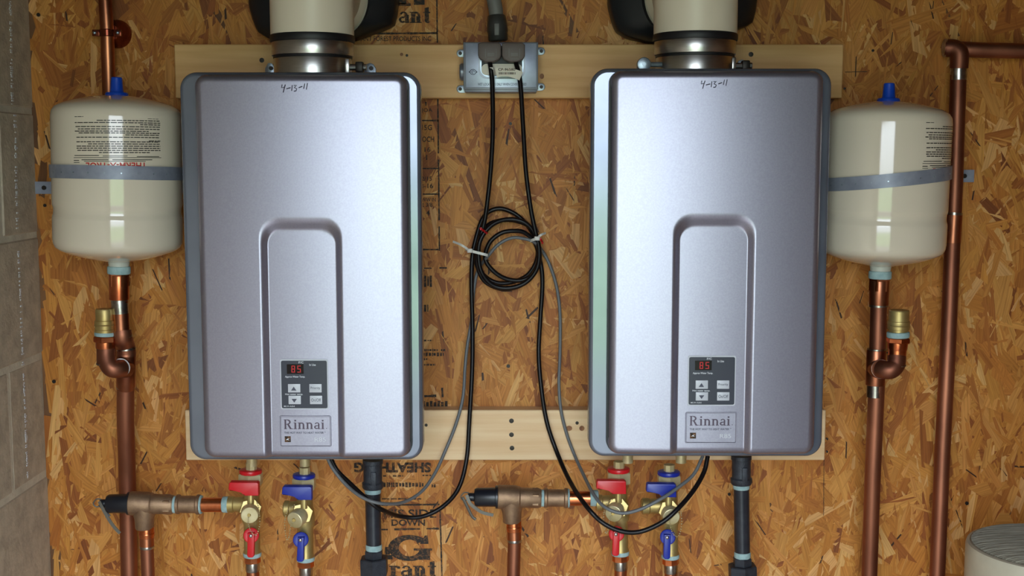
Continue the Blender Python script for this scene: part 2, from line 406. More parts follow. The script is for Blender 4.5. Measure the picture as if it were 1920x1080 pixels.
def s_mid(b):
    rough_line(b, 821, 185, 824, 470, 3)
    for y in (226, 316, 364, 468): rough_line(b, 770, y, 822, y, 3)
    for s, x0, y0, x1, y1 in (('1', 797, 191, 800, 198), ('JOA', 790, 203, 811, 212), ('15G', 791, 234, 810, 244), ('BOCH', 786, 256, 814, 266),
                              ('16', 796, 276, 807, 285), ('1', 799, 290, 801, 300), ('2/15', 790, 331, 810, 339), ('B-16', 788, 344, 812, 353), ('1 WW IN', 786, 371, 817, 378),
                              ('2 3/8', 790, 380, 811, 388), ('4', 799, 394, 806, 404)):
        pletter(b, s, x0, y0, x1, y1, YS, off=.015)
    rough_line(b, 795, 503, 838, 502, 3)
    bars(b, 792, 515, 810, 540, 4); bars(b, 795, 571, 803, 585, 2)
stamp('stamped_lettering', s_mid)
def s_low(b):
    bars(b, 790, 637, 812, 640, 5); bars(b, 788, 654, 840, 659, 14); bars(b, 790, 661, 832, 668, 10); bars(b, 794, 671, 812, 676, 4)
    bars(b, 790, 682, 816, 686, 7); rough_line(b, 790, 743, 818, 742, 5); rough_line(b, 829, 727, 830, 745, 4)
    for i in range(7): pbox(b, 792+i*7, 752+(i % 2)*2, 797+i*7, 762, YS-.0003, YS)
stamp('stamped_lettering', s_low)
def s_bot(b):
    pletter(b, 'SHEATHING', 664, 867, 808, 886, YS, off=.045, rot=True)
    bars(b, 718, 891, 756, 894, 6); bars(b, 792, 890, 812, 893, 4)
    bars(b, 718, 904, 794, 914, 16); bars(b, 806, 908, 820, 914, 3); bars(b, 716, 934, 790, 937, 5, gap=.2)
    rough_line(b, 715, 947, 824, 946, 3.5); rough_line(b, 715, 993, 824, 991, 3.5); rough_line(b, 825, 950, 829, 1085, 3)
    pletter(b, 'THIS SIDE', 702, 955, 818, 971, YS, off=.02); pletter(b, 'DOWN', 734, 974, 797, 986, YS, off=.03)
    a = at(728, 1052, YS); c = at(806, 1003, YS); serif(b, 'G', a.x, a.z, c.x, c.z, YS)
    for x0, y0, x1, y1 in ((722, 1026, 731, 1040), (724, 1041, 736, 1049)): pbox(b, x0, y0, x1, y1, YS-.0009, YS)
    a = at(730, 1081, YS); c = at(819, 1052, YS); serif(b, 'rant', a.x, a.z, c.x, c.z, YS, w=.24, top=.98)
stamp('stamped_lettering', s_bot)
def s_pencil(b):
    rough_line(b, 1545, 862, 1544, 990, 1.4); rough_line(b, 1584, 135, 1626, 134, 1.5)
b = NB(); s_pencil(b); obj('pencil_mark', b, M_ink, wall, sharp=None)

# the concrete block wall
bm = NB(); box(bm, (XW-.2, -2.4, 0), (XW-.0014, .0, ZC)); wl = obj('wall_left', bm, M_mortar, sharp=None)
props(wl, 'side wall of grey concrete blocks with raked mortar joints', 'wall', kind='structure')
zj = [at(60, 209, 0).z, at(71, 450, 0).z, at(80, 670, 0).z, at(89, 887, 0).z]; CH = (zj[0]-zj[3])/3
z0 = zj[3]; k0 = int(z0//CH)
blk = None
for row in range(-k0-1, 12):
    za = z0+row*CH; off = 0 if row % 2 else -.14
    y = .0 if row % 2 == 1 else .25
    ys = []
    yy = 0.0
    first = .34 if (row % 2) else .145
    seq = [first]+[.395]*6
    for L in seq:
        if yy-L < -2.2: break
        ys.append((yy, yy-L)); yy -= L
    for a, c in ys:
        lo, hi = max(za+.005, 0), min(za+CH-.005, ZC)
        if hi-lo < .03: continue
        b = NB(); j = rnd.uniform(-.0015, .0015); box(b, (XW-.05, c+.005, lo), (XW+j, a-(.0 if a == 0 else .005), hi), .0025, 1)
        obj('concrete_block', b, M_block, wl)
# drips of white paint running down the blocks
b = NB()
for row in range(0, 9):
    pass
for px0, py0, px1, py1, w in ((20, -5, 24, 205, 2.4), (29, 215, 33, 430, 2.8), (35, 455, 44, 690, 2.4), (45, 700, 53, 905, 2.0)):
    n = 60
    for i in range(n):
        if rnd.random() < .35: continue
        t0, t1 = i/n, (i+rnd.uniform(.4, .95))/n
        for t, tt in ((t0, t1),):
            def wpt(px, py):
                u = (px-960)/F; v = (540-py)/F; d = Vector((u, CP+v*SP, -SP+v*CP)); return CAM+d*((XW+.0022-CAM.x)/d.x)
            p = wpt(px0+(px1-px0)*t, py0+(py1-py0)*t); q = wpt(px0+(px1-px0)*tt, py0+(py1-py0)*tt)
            ww = w*rnd.uniform(.3, 1.2)*.0017
            oy = rnd.uniform(-.0016, .0016); box(b, (XW+.0012, p.y-ww+oy, q.z), (XW+.0022, p.y+ww+oy, p.z))
obj('dried_drips', b, M_white_drip, wl, sharp=None)

# rest of the shed, doorway behind the camera, ground outside
for nm, lo, hi, mt_, lb in (('floor', (XW-.2, -2.4, -.1), (XR+.1, .02, 0), M_floor, 'grey concrete floor of the shed'),
                        ('ceiling', (XW-.2, -2.4, ZC), (XR+.1, .02, ZC+.1), M_roof, 'dark timber ceiling of the shed'),
                        ('wall_right', (XR, -2.4, 0), (XR+.1, .02, ZC), M_roomwood, 'strand board side wall of the shed')):
    bm = NB(); box(bm, lo, hi); props(obj(nm, bm, mt_, sharp=None), lb, nm.split('_')[0], kind='structure')
bm = NB()
box(bm, (XW-.2, DOOR_Y-.1, 0), (-DOOR_X, DOOR_Y, ZC)); box(bm, (DOOR_X, DOOR_Y-.1, 0), (XR+.1, DOOR_Y, ZC)); box(bm, (-DOOR_X, DOOR_Y-.1, DOOR_Z), (DOOR_X, DOOR_Y, ZC))
props(obj('wall_front', bm, M_roomwood, sharp=None), 'shed wall with the open doorway behind the viewer', 'wall', kind='structure')
bm = NB(); box(bm, (-30, -9, -.2), (30, -2.4, -.1)); props(obj('ground', bm, M_gravel, sharp=None), 'pale gravel yard outside the shed', 'ground', kind='structure')
bm = NB(); box(bm, (-80, -90, -.2), (80, -9, -.08)); props(obj('lawn', bm, M_grass, sharp=None), 'green grass beyond the gravel yard', 'lawn', kind='structure')

# ------------------------------------------------------------------ mounting boards
def board(name, x0, y0, x1, y1, y0r, m_, label, grp, screws, knots):
    Y = -.036; a = at(x0, y1, Y); c = at(x1, y0, Y)
    t = thing(name, (a.x, 0, a.z), label, 'board', grp)
    b = NB(); box(b, (a.x, Y, a.z), (c.x, -.0026, c.z), .0015, 1); o = obj('plank', b, m_, t)
    for px, py, r in screws:
        s = NB(); q = at(px, py, Y); rr = r*mpp(Y)
        lathe(s, (q.x, Y-.001, q.z), (q.x, Y+.004, q.z), [(0, rr*.35), (.05, rr), (1, rr*.9)], 14); obj('screw', s, M_screw, t)
    for px, py, rx, rz in knots:
        s = NB(); q = at(px, py, Y); n = 14
        prism(s, [(q.x+rx*mpp(Y)*math.cos(2*math.pi*k/n), q.z+rz*mpp(Y)*math.sin(2*math.pi*k/n)) for k in range(n)], Y-.0004, Y+.002); obj('knot', s, M_knot, t, sharp=None)
    return t
board('mounting_board', 329, 83, 1582, 184, 81, M_pine, 'long pine board on the wall above, holding the outlet box and both heater tops', 'pine mounting boards',
      [(491, 113, 4.5), (1408, 102, 4.5), (763, 104, 2.5), (1584, 166, 2)], [(1016, 143, 4, 5), (753, 102, 3, 3)])
board('mounting_board', 349, 769, 1549, 863, 768, M_pine_lit, 'pine board in brightly lit colour low on the wall with three dark screws between the heaters', 'pine mounting boards',
      [(959, 789, 4.5), (959, 815, 4.5), (960, 840, 4.5), (799, 797, 3), (1082, 793, 3.2), (1551, 823, 2), (1551, 847, 2)], [(1067, 803, 6, 5), (1091, 803, 5, 5), (1400, 810, 6, 5)])

# ------------------------------------------------------------------ water heaters
YF = -.276; YR = -.243      # front of the cover, front of the rim behind it
def make_heater():
    c = at(567, 863, YR)
    cx = c.x; zb = c.z
    t = thing('water_heater', (cx, -.04, zb), 'silver wall-hung water heater nearer the concrete block wall', 'water heater', 'silver tankless water heaters')
    X0 = at(345.5, 500, YR).x; X1 = at(790.5, 500, YR).x; ZT = at(567, 135, YR).z; ZB = at(567, 863, YR).z
    # body behind
    b = NB(); box(b, (X0+.022, YR+.03, ZB+.012), (X1-.022, -.0365, ZT-.012), .006, 2); obj('case', b, M_case, t)
    # rim with rounded corners
    b = NB(); out = []
    prof = [(.0, YR+.034), (0, YR+.0055), (.0009, YR+.0028), (.0028, YR+.0009), (.0055, YR), (.0066, YR)]
    rings = []
    for inset, y in prof:
        rings.append([b.verts.new((x, y, z)) for x, z in rrect(X0+inset, ZB+inset, X1-inset, ZT-inset, .025-inset, 10)])
    for i in range(len(rings)-1): bridge(b, rings[i], rings[i+1])
    b.faces.new(rings[-1]); b.faces.new(rings[0][::-1])
    obj('side_flange', b, M_flange, t, sharp=50)
    # front cover as a pressed sheet with the sunken panel
    cx0 = at(370, 500, YF).x; cx1 = at(765, 500, YF).x; cz1 = at(567, 139, YF).z; cz0 = at(567, 861.5, YF).z
    ox0, ox1, oz = at(488.5, 620, YF).x, at(644.5, 620, YF).x, at(567, 406, YF).z
    ix0, ix1, iz = at(504, 620, YF).x, at(630, 620, YF).x, at(567, 433, YF).z
    ro, ri, rcn = .030, .021, .017
    def axis(a, e, feats, fine, rad, coarse):
        xs = [a]; x = a
        while x < e:
            d = min((0 if f0-rad <= x <= f1+rad else min(abs(x-f0), abs(x-f1))-rad) for f0, f1 in feats)
            st = fine if d <= 0 else min(coarse, fine+d*.35)
            x += st; xs.append(min(x, e))
        if xs[-1]-xs[-2] < fine*.3: xs.pop(-2)
        return xs
    xs = axis(cx0, cx1, [(cx0, cx0+.013), (ox0, ix0), (ix1, ox1), (cx1-.013, cx1)], .0008, .003, .008)
    zs = axis(cz0, cz1, [(cz0, cz0+.013), (iz-ri-.004, oz), (cz1-.013, cz1)], .0011, .003, .010)
    def sd(x, z, x0, x1, zt, zb_, r):
        hx = (x1-x0)/2; hz = (zt-zb_)/2; qx = abs(x-(x0+x1)/2)-(hx-r); qz = abs(z-(zt+zb_)/2)-(hz-r)
        return math.hypot(max(qx, 0), max(qz, 0))+min(max(qx, qz), 0)-r
    REC = .0088; RB = .0115
    def hgt(x, z):
        d = -sd(x, z, cx0, cx1, cz1, cz0, rcn)
        y = YF
        u = (x-(cx0+cx1)/2)/((cx1-cx0)/2); y += .0070*u*u-.0012
        do = -sd(x, z, ox0, ox1, oz, cz0-.5, ro)
        if do > 0:
            di = sd(x, z, ix0, ix1, iz, cz0-.5, ri)
            tt = 1 if di <= 0 else do/(do+di)
            e1, e2 = .52, .18; nn = 1-e1/2-e2/2      # rounded lips joined by a straight flank
            if tt <= e1: s = tt*tt/(2*e1)/nn
            elif tt < 1-e2: s = (tt-e1/2)/nn
            else: s = 1-((1-tt)**2)/(2*e2)/nn
            y += REC*s
        if d < RB:
            dd = max(d, 0); y += RB-math.sqrt(max(RB*RB-(RB-dd)**2, 0))
        return y, d
    b = NB(); grid = []
    for z in zs:
        row = []
        for x in xs:
            y, d = hgt(x, z); px, pz = x, z
            if d < 0:   # pull the corner in to the rounded outline
                ccx = cx0+rcn if x < (cx0+cx1)/2 else cx1-rcn; ccz = cz0+rcn if z < (cz0+cz1)/2 else cz1-rcn
                v = Vector((x-ccx, z-ccz)); v.normalize(); px = ccx+v.x*rcn; pz = ccz+v.y*rcn; y = YF+.0058+RB
            row.append(b.verts.new((px, y, pz)))
        grid.append(row)
    for j in range(len(zs)-1):
        for i in range(len(xs)-1):
            b.faces.new((grid[j][i], grid[j][i+1], grid[j+1][i+1], grid[j+1][i]))
    loop = grid[0][:] + [r[-1] for r in grid[1:]] + grid[-1][-2::-1] + [r[0] for r in grid[-2:0:-1]]
    back = [b.verts.new((v.co.x, YR-.0002, v.co.z)) for v in loop]
    bridge(b, loop, back)
    obj('front_cover', b, M_cover, t, sharp=60)
    # black sheet behind the cover, put in as the shadow line at the rim
    b = NB(); prism(b, rrect(cx0-.0016, cz0-.0012, cx1+.0016, cz1+.0014, rcn+.001, 8), YR-.009, YR-.0001); obj('gasket_or_shadow_gap', b, M_gasket_gap, t)
    YP = YF+REC-.0008
    # control panel
    b = NB(); a1 = at(527, 767, YP); a2 = at(615, 673, YP)
    prism(b, rrect(a1.x, a1.z, a2.x, a2.z, .003, 4), YP-.0015, YP+.001); obj('control_frame', b, M_btn, t)
    b = NB(); a1 = at(529, 765, YP); a2 = at(613, 676, YP)
    prism(b, rrect(a1.x, a1.z, a2.x, a2.z, .0025, 4), YP-.0022, YP); cp = obj('control_panel', b, M_panel, t)
    b = NB(); pbox(b, 538, 683, 569, 701, YP-.0026, YP); obj('display', b, M_display, cp)
    b = NB()
    def seg7(x0, y0, x1, y1, on):
        w = 1.5; xm = (y0+y1)/2
        S = {'a': (x0, y0, x1, y0+w), 'g': (x0, xm-w/2, x1, xm+w/2), 'd': (x0, y1-w, x1, y1), 'f': (x0, y0, x0+w, xm), 'e': (x0, xm, x0+w, y1), 'b': (x1-w, y0, x1, xm), 'c': (x1-w, xm, x1, y1)}
        for k in on: pbox(b, *S[k], YP-.0029, YP-.0026)
    seg7(546.5, 685.5, 553, 698.5, 'abcdefg'); seg7(557.5, 685.5, 564, 698.5, 'acdfg'); obj('digits', b, M_dig, cp, sharp=None)
    for x0, y0, s in ((540, 720, 'up'), (580, 720, 'Priority'), (541, 742, 'down'), (581, 742, 'On/Off')):
        b = NB(); pbox(b, x0, y0, x0+23, y0+16, YP-.0036, YP-.001, .0006, 2); obj('button', b, M_btn, cp)
        b = NB()
        if s == 'up': prism(b, ppoly([(x0+6.5, y0+11.5), (x0+16.5, y0+11.5), (x0+11.5, y0+4)], YP), YP-.0039, YP-.0036)
        elif s == 'down': prism(b, ppoly([(x0+6.5, y0+5), (x0+16.5, y0+5), (x0+11.5, y0+12)], YP), YP-.0039, YP-.0036)
        else: pletter(b, s, x0+2.5, y0+5, x0+20.5, y0+11, YP-.0036)
        obj('button_symbol', b, M_btnink, cp, sharp=None)
    for s, x0, y0, x1, y1 in (('F/C', 560, 677.5, 569, 681.5), ('In Use', 580, 682, 592, 686), ('Approx Water Temp.', 534.5, 704.5, 572, 709), ('Hot water temp.', 535, 737.5, 568, 741.5), ('MC-91-1US-E', 532.5, 760.5, 552.5, 763)):
        b = NB(); pletter(b, s, x0, y0, x1, y1, YP-.0022, off=.012, thick=.0002); obj('panel_lettering', b, M_wtext, cp, sharp=None)
    # name plate
    b = NB(); a1 = at(525, 838, YP); a2 = at(621, 779, YP)
    rr = rrect(a1.x, a1.z, a2.x, a2.z, .003, 4); rings = []
    for ins, y in ((0, YP), (.0006, YP-.0012), (.0014, YP-.0012), (.0022, YP-.0003)):
        rings.append([b.verts.new((x, y, z)) for x, z in rrect(a1.x+ins, a1.z+ins, a2.x-ins, a2.z-ins, max(.003-ins, .0006), 4)])
    for i in range(3): bridge(b, rings[i], rings[i+1])
    b.faces.new(rings[-1]); npl = obj('nameplate', b, M_cover, t, sharp=30)
    YN = YP-.0003
    b = NB(); a = at(532.5, 804.5, YN); c2 = at(609, 786.5, YN); serif(b, 'Rinnai', a.x, a.z, c2.x, c2.z, YN, w=.16)
    pbox(b, 611.5, 802.5, 613, 804, YN-.0003, YN); obj('logo_lettering', b, M_logo, npl, sharp=None)
    b = NB(); pletter(b, 'THE HOT WAY TO HEAT WATER', 533, 809.5, 607, 813.2, YN, off=.02); pletter(b, 'TM', 607.8, 809.3, 611, 811, YN); obj('slogan_lettering', b, M_btnink, npl, sharp=None)
    b = NB(); pbox(b, 534, 818, 545, 829, YN-.0003, YN); obj('energy_emblem', b, M_ink, npl, sharp=None)
    b = NB(); p = ppoly([(536, 825), (539, 822.5), (543.5, 821.5), (540, 823.5), (543, 825.5), (539, 824.5)], YN)
    prism(b, p, YN-.0006, YN-.0003); obj('emblem_star', b, M_wtext, npl, sharp=None)
    b = NB(); pletter(b, 'R85', 590, 820, 611, 828, YN); obj('model_lettering', b, M_btn, npl, sharp=None)
    # handwritten date 4-13-11
    b = NB()
    def stroke(pts, w=.95):
        tube(b, [at(x, y-2.5, YF-.0010) for x, y in pts], w*mpp(YF), 5)
    for pts in ([(529, 161), (528, 167), (534, 166)], [(535, 161), (533, 168), (531, 176)], [(537, 169), (545, 167)], [(548, 162), (547, 173)], [(551, 163), (556, 162), (552, 167), (556.5, 169), (555, 173), (551, 173.5)],
                [(560, 167), (567, 164.5)], [(571.5, 159), (569.5, 169)], [(576.5, 158.5), (574.5, 170.5)]):
        stroke(pts)
    obj('marker_writing', b, M_marker, t, sharp=None)
    # mounting bracket ears
    for x0, x1 in ((497, 516), (683, 705)):
        b = NB(); pp = at((x0+x1)/2, 140, -.04)
        q0 = at(x0, 140, -.04).x; q1 = at(x1, 140, -.04).x; zt = at(600, 118, -.04).z; zb_ = ZT-.03
        prism(b, [(q0, zb_), (q1, zb_), (q1, zt-.009), (q1-.004, zt-.002), (q1-.009, zt), (q0+.009, zt), (q0+.004, zt-.002), (q0, zt-.009)], -.040, -.0365, .0008); br = obj('bracket_ear', b, M_zinc, t)
        b = NB(); q = at((x0+x1)/2+2, 128, -.041); cyl(b, (q.x, -.044, q.z), (q.x, -.038, q.z), .0035, 10); obj('bracket_screw', b, M_screw, br)
    # nipples under the case where pipes join
    for px, r, m_ in ((472, .0088, M_brass2), (572, .0088, M_brass2)):
        b = NB(); q = at(px, 866, -.13); cyl(b, (q.x, q.y, ZB+.03), (q.x, q.y, at(px, 874, -.13).z), r, 20, bev=.001); obj('connection_port', b, m_, t)
    return t
heater = make_heater()
dH = at(1328, 500, YR)-at(567.5, 500, YR); dH.z += .0055
heater2 = copy_tree(heater, None, dH)
heater2['label'] = 'silver wall-hung water heater farther from the block wall, by the tall copper pipe'

# ------------------------------------------------------------------ flue collars and vents
def make_vent():
    YV = -.165; c = at(587, 133, YV); r0 = 73.5*mpp(YV, 100)
    t = thing('vent_pipe', (c.x, YV, c.z), 'cream vent pipe with stainless collar and black boot, nearer the block wall', 'vent pipe', 'flue vents above the heaters')
    Z = lambda py: at(587, py, YV-r0).z
    ZTc = at(567, 135, YR).z-.0118
    V = lambda z: (c.x, YV, z)
    def seg(name, za, zb, r, m_, bev=.0012):
        b = NB(); cyl(b, V(za), V(zb), r, 64, bev=bev); return obj(name, b, m_, t, sharp=40)
    seg('collar', ZTc, Z(104), r0*.985, M_steel)
    seg('gasket_or_shadow_gap', Z(105), Z(99), r0*1.0, M_gasket_gap, .001)
    seg('collar', Z(100), Z(73), r0*1.035, M_steel)
    seg('gasket_or_shadow_gap', Z(74), Z(59), r0*1.075, M_gasket_gap, .0025)
    b = NB(); L = Z(-60)-Z(64); lathe(b, V(Z(64)), V(Z(-60)), [(0, r0*1.02), (.05, r0*1.055), (1, r0*1.06)], 64); obj('pipe', b, M_cream, t)
    # clamp bolt beside the collar
    b = NB(); q = at(655, 126, YV-.02); cyl(b, (q.x-.004, q.y, q.z), (q.x+.026, q.y, q.z), .0048, 12); cl = obj('clamp_bolt', b, M_steel, t)
    b = NB(); box(b, (q.x+.010, q.y-.008, q.z-.008), (q.x+.022, q.y+.008, q.z+.008), .002); obj('clamp_nut', b, M_screw, cl)
    b = NB(); box(b, (q.x-.008, q.y-.006, q.z-.01), (q.x+.001, q.y+.006, q.z+.013), .002); obj('clamp_lug', b, M_steel, t)
    # short branch towards the wall, and the black rubber boot around it
    YB = -.070; cc = at(606, -5, YB); rb = 84*mpp(YB, 0)
    b = NB(); lathe(b, (cc.x, YV, cc.z), (cc.x, -.01, cc.z), [(0, rb*.86), (.52, rb*.86), (.56, rb*.93), (.60, rb*.97), (.62, rb*.9), (.66, rb*.9), (.69, rb), (.73, rb), (.74, rb*.8), (1, rb*.8)], 64); obj('branch', b, M_cream, t)
    b = NB(); n = 96; rings = []
    co = at(606, -10, -.03)
    OUT = [(746, -70), (746, 0), (743, 26), (738, 46), (726, 53), (700, 62), (668, 74), (606, 84), (545, 82), (505, 73), (484, 60), (476, 40), (468, 12), (466, -70), (500, -100), (606, -110), (712, -100)]
    OP = [Vector((at(x, y, -.03).x-co.x, at(x, y, -.03).z-co.z)) for x, y in OUT]
    def outline(k):
        a = 2*math.pi*k/n; d = Vector((math.cos(a), math.sin(a))); best = .1
        for i in range(len(OP)):
            p, q = OP[i], OP[(i+1) % len(OP)]; e = q-p; det = d.x*(-e.y)+e.x*d.y
            if abs(det) < 1e-12: continue
            t_ = (p.x*(-e.y)+e.x*p.y)/det; s_ = (d.x*p.y-d.y*p.x)/det
            if t_ > 0 and -1e-6 <= s_ <= 1+1e-6: best = t_
        return d.x*best, d.y*best
    for w, y in ((0, -.064), (.10, -.072), (.5, -.062), (.93, -.046), (1.0, -.038), (1.0, -.006)):
        rg = []
        for k in range(n):
            a = 2*math.pi*k/n; ix, iz = math.cos(a)*rb*.99, math.sin(a)*rb*.99; X, Zz = outline(k)
            rg.append(b.verts.new((cc.x+(co.x-cc.x)*w+ix*(1-w)+X*w, y, cc.z+(co.z-cc.z)*w+iz*(1-w)+Zz*w)))
        if rings: bridge(b, rings[-1], rg)
        rings.append(rg)
    b.faces.new(rings[-1][::-1])
    obj('rubber_boot', b, M_rubber, t, sharp=50)
    return t
vent = make_vent()
d2 = at(1303.5, 100, -.165)-at(587, 100, -.165); d2.z += .002
vent2 = copy_tree(vent, None, d2); vent2['label'] = 'cream vent pipe with stainless collar and black boot, right of the outlet box'
vent2.location.z += 0
# the further collar carries a wing screw on its near side
b = NB(); q = at(1207, 121, -.19); cyl(b, (q.x, q.y-.006, q.z), (q.x, q.y+.006, q.z), .0108, 20, bev=.0015); cyl(b, (q.x, q.y-.0075, q.z), (q.x, q.y-.005, q.z), .003, 8)
cyl(b, (q.x, q.y, q.z), (q.x+.028, q.y, q.z), .004, 10)
WL[vent2.name] = Vector(vent2.location); obj('clamp_wheel', b, M_zinc, vent2)

# ------------------------------------------------------------------ expansion tanks
def tank(cx_top, cx_bot, yt, yb, seam, half, label, phi_px, th0, strap_y, tabs, full):
    YA = -.130; top = at(cx_top, yt, YA); bot = at(cx_bot, yb, YA); Rr = half*mpp(YA, 350)
    t = thing('expansion_tank', bot, label, 'tank', 'cream expansion tanks')
    ax = bot-top; H = yb-yt
    prof = [(0, .0), (3, .2), (7, .45), (13, .68), (19, .84), (26, .945), (34, .988), (44, 1.0)]
    s = seam-yt
    prof += [(s-12, 1.0), (s-8, .997), (s-4, .984), (s, .980), (s+5, .980), (s+9, .984), (s+14, .997), (s+18, 1.0)]
    prof += [(H-46, 1.0), (H-38, .992), (H-30, .965), (H-24, .90), (H-18, .78), (H-12, .62), (H-7, .44), (H-3, .26), (H, .14)]
    b = NB(); lathe(b, top, bot, [(p/H, r*Rr) for p, r in prof], 96); obj('shell', b, M_tank, t, sharp=40)
    mp_ = mpp(YA)
    # air valve cap
    axn = ax.normalized()
    b = NB(); lathe(b, top-axn*.026, top+axn*.004, [(0, .0075), (.05, .0085), (.7, .0100), (.78, .011), (.80, .0165), (.9, .018), (1, .018)], 20); obj('valve_cap', b, M_blueplas, t)
    # neck
    b = NB(); lathe(b, bot-axn*.006, bot+axn*.012, [(0, .019), (.4, .0165), (1, .0155)], 24); obj('neck', b, M_tankneck, t)
    b = NB(); hexa(b, bot+axn*.006, bot+axn*.015, .0165); obj('neck_nut', b, M_zinc, t)
    # print, wrapped on the shell
    phi = math.atan2(-top.x, 1.98)
    def wrap(th_base):
        def fn(p):
            th = th_base+p[0]/Rr; rad = Rr+.0002-(p[1])
            zc = (p[2]-top.z)/(bot.z-top.z)
            X = top.x+(bot.x-top.x)*zc
            return (X+rad*math.sin(th), YA-rad*math.cos(th), p[2])
        return fn
    Wd = Rr*R(79); fn = wrap(phi+th0)
    zrow = lambda py: at(cx_top, py, YA-Rr*.9).z
    def cb(b_, x0, y0, x1, y1):
        x0, x1 = x0*Wd, x1*Wd; n = max(1, int((x1-x0)/.006)); za, zb_ = zrow(y1), zrow(y0)
        pr = None
        for i in range(n+1):
            x = x0+(x1-x0)*i/n
            col = [b_.verts.new(fn((x, y, z))) for y, z in ((-.0002, za), (-.0002, zb_))]
            if pr: b_.faces.new((pr[0], col[0], col[1], pr[1]))
            pr = col
    sy = seam-391
    b = NB()
    rows = [(219, .02, .13, .5), (222, .83, .97, .5)]+[(y, a, c, 1) for y, a, c in ((226, .28, .98), (230, .02, .99), (233.5, .74, .99), (237.5, .03, .99), (242, .06, .98), (246, .02, .84), (249.5, .07, .98), (253, .58, .97), (257.5, .04, .97), (264, .84, .99), (266, .04, .98), (270, .18, .98), (274, .04, .99), (278, .04, .99), (282, .05, .99), (286, .3, .85))]
    for y, a, c, hh in rows:
        x = a
        while x < c:
            w = rnd.uniform(.025, .07)
            if y not in (219,): cb(b, x, y-.85*hh+sy, min(x+w, c), y+.85*hh+sy)
            else: cb(b, x, y-.7+sy, min(x+w, c), y+.5+sy)
            x += w+.008
    cb(b, .01, 291+sy, .3, 292.3+sy); cb(b, .34, 292+sy, .6, 293.2+sy); cb(b, .7, 293+sy, .97, 294.3+sy); cb(b, 0, 295.2+sy, 1, 296.2+sy); cb(b, .1, 299+sy, .4, 300.4+sy); cb(b, .44, 299+sy, .88, 300.4+sy)
    cb(b, .13, 302+sy, .8, 303+sy); cb(b, 0, 300+sy, .07, 301.5+sy); cb(b, 0, 304+sy, .075, 305+sy)
    obj('printed_text', b, M_inktank, t, sharp=None)
    b = NB(); letter(b, 'THERM-X-TROL', .15*Wd, zrow(317+sy), .81*Wd, zrow(304.5+sy), 0, off=.02, rot=True, thick=.0002, fn=fn); obj('printed_name', b, M_redink, t, sharp=None)
    # strap: its own thing, it merely holds the tank
    st = thing('pipe_strap', (top.x, 0, at(cx_top, strap_y[0], YA).z), 'perforated steel strap around the tank '+label.split(' tank ')[1], 'strap', 'perforated steel tank straps')
    hw = 12.2*mpp(YA, 330)
    pts = []
    (tlx, tly), (trx, try_) = tabs
    A = at(tlx, tly, -.004); C2 = at(trx, try_, -.004)
    zl = at(cx_top-half, strap_y[0], YA).z; zr = at(cx_top+half, strap_y[1], YA).z
    rs = Rr+.0016
    pts.append((A, 0)); pts.append((Vector((top.x-rs-.004, -.006, A.z)), 0))
    pts.append((Vector((top.x-rs, -.03, A.z+(zl-A.z)*.3)), 0))
    n = 48
    for k in range(n+1):
        th = R(-90+180*k/n); zz = zl+(zr-zl)*(math.sin(th)+1)/2+strap_y[2]*mpp(YA)*math.cos(th)
        zt = (zz-top.z)/(bot.z-top.z); X = top.x+(bot.x-top.x)*zt
        pts.append((Vector((X+rs*math.sin(th), YA-rs*math.cos(th), zz)), 1))
    pts.append((Vector((top.x+rs, -.03, C2.z+(zr-C2.z)*.3)), 0)); pts.append((Vector((top.x+rs+.004, -.006, C2.z)), 0)); pts.append((C2, 0))
    b = NB(); prev = None; N = len(pts)
    for i, (p, _) in enumerate(pts):
        tg = (pts[min(i+1, N-1)][0]-pts[max(i-1, 0)][0]); tg.z = 0; tg.normalize(); nrm = Vector((tg.y, -tg.x, 0))
        q = [b.verts.new(p+nrm*a+Vector((0, 0, s_*hw))) for a, s_ in ((0, -1), (.0012, -1), (.0012, 1), (0, 1))]
        if prev: bridge(b, prev, q)
        else: b.faces.new(q)
        prev = q
    b.faces.new(prev[::-1]); obj('band', b, M_strap, st, sharp=40)
    b = NB()
    for k in range(-5, 6):
        th = phi+R(k*14+3); zz = zl+(zr-zl)*(math.sin(th)+1)/2+strap_y[2]*mpp(YA)*math.cos(th)-.001
        zt = (zz-top.z)/(bot.z-top.z); X = top.x+(bot.x-top.x)*zt
        d = Vector((math.sin(th), -math.cos(th), 0)); p = Vector((X, YA, zz))+d*(rs+.0008); cyl(b, p, p+d*.0010, .0011, 8)
    obj('perforations', b, M_zinc, st, kind='stuff')
    for p in (A, C2):
        b = NB(); s_ = 1 if p is A else -1; cyl(b, (p.x+s_*.017, -.0085, p.z), (p.x+s_*.017, -.003, p.z), .0038, 8); obj('screw', b, M_screw, st)
    return t, top, bot, Rr
tank(219, 223, 176, 492, 391, 117.5, 'cream expansion tank beside the concrete block wall', 218, R(-39), (321, 326, 2), ((65, 352), (352, 352)), True)
tank(1666, 1651, 187, 500, 402, 115.5, 'cream expansion tank beside the tall copper pipe', 1663, R(33), (346, 322, 0), ((1536, 340), (1826, 330)), False)

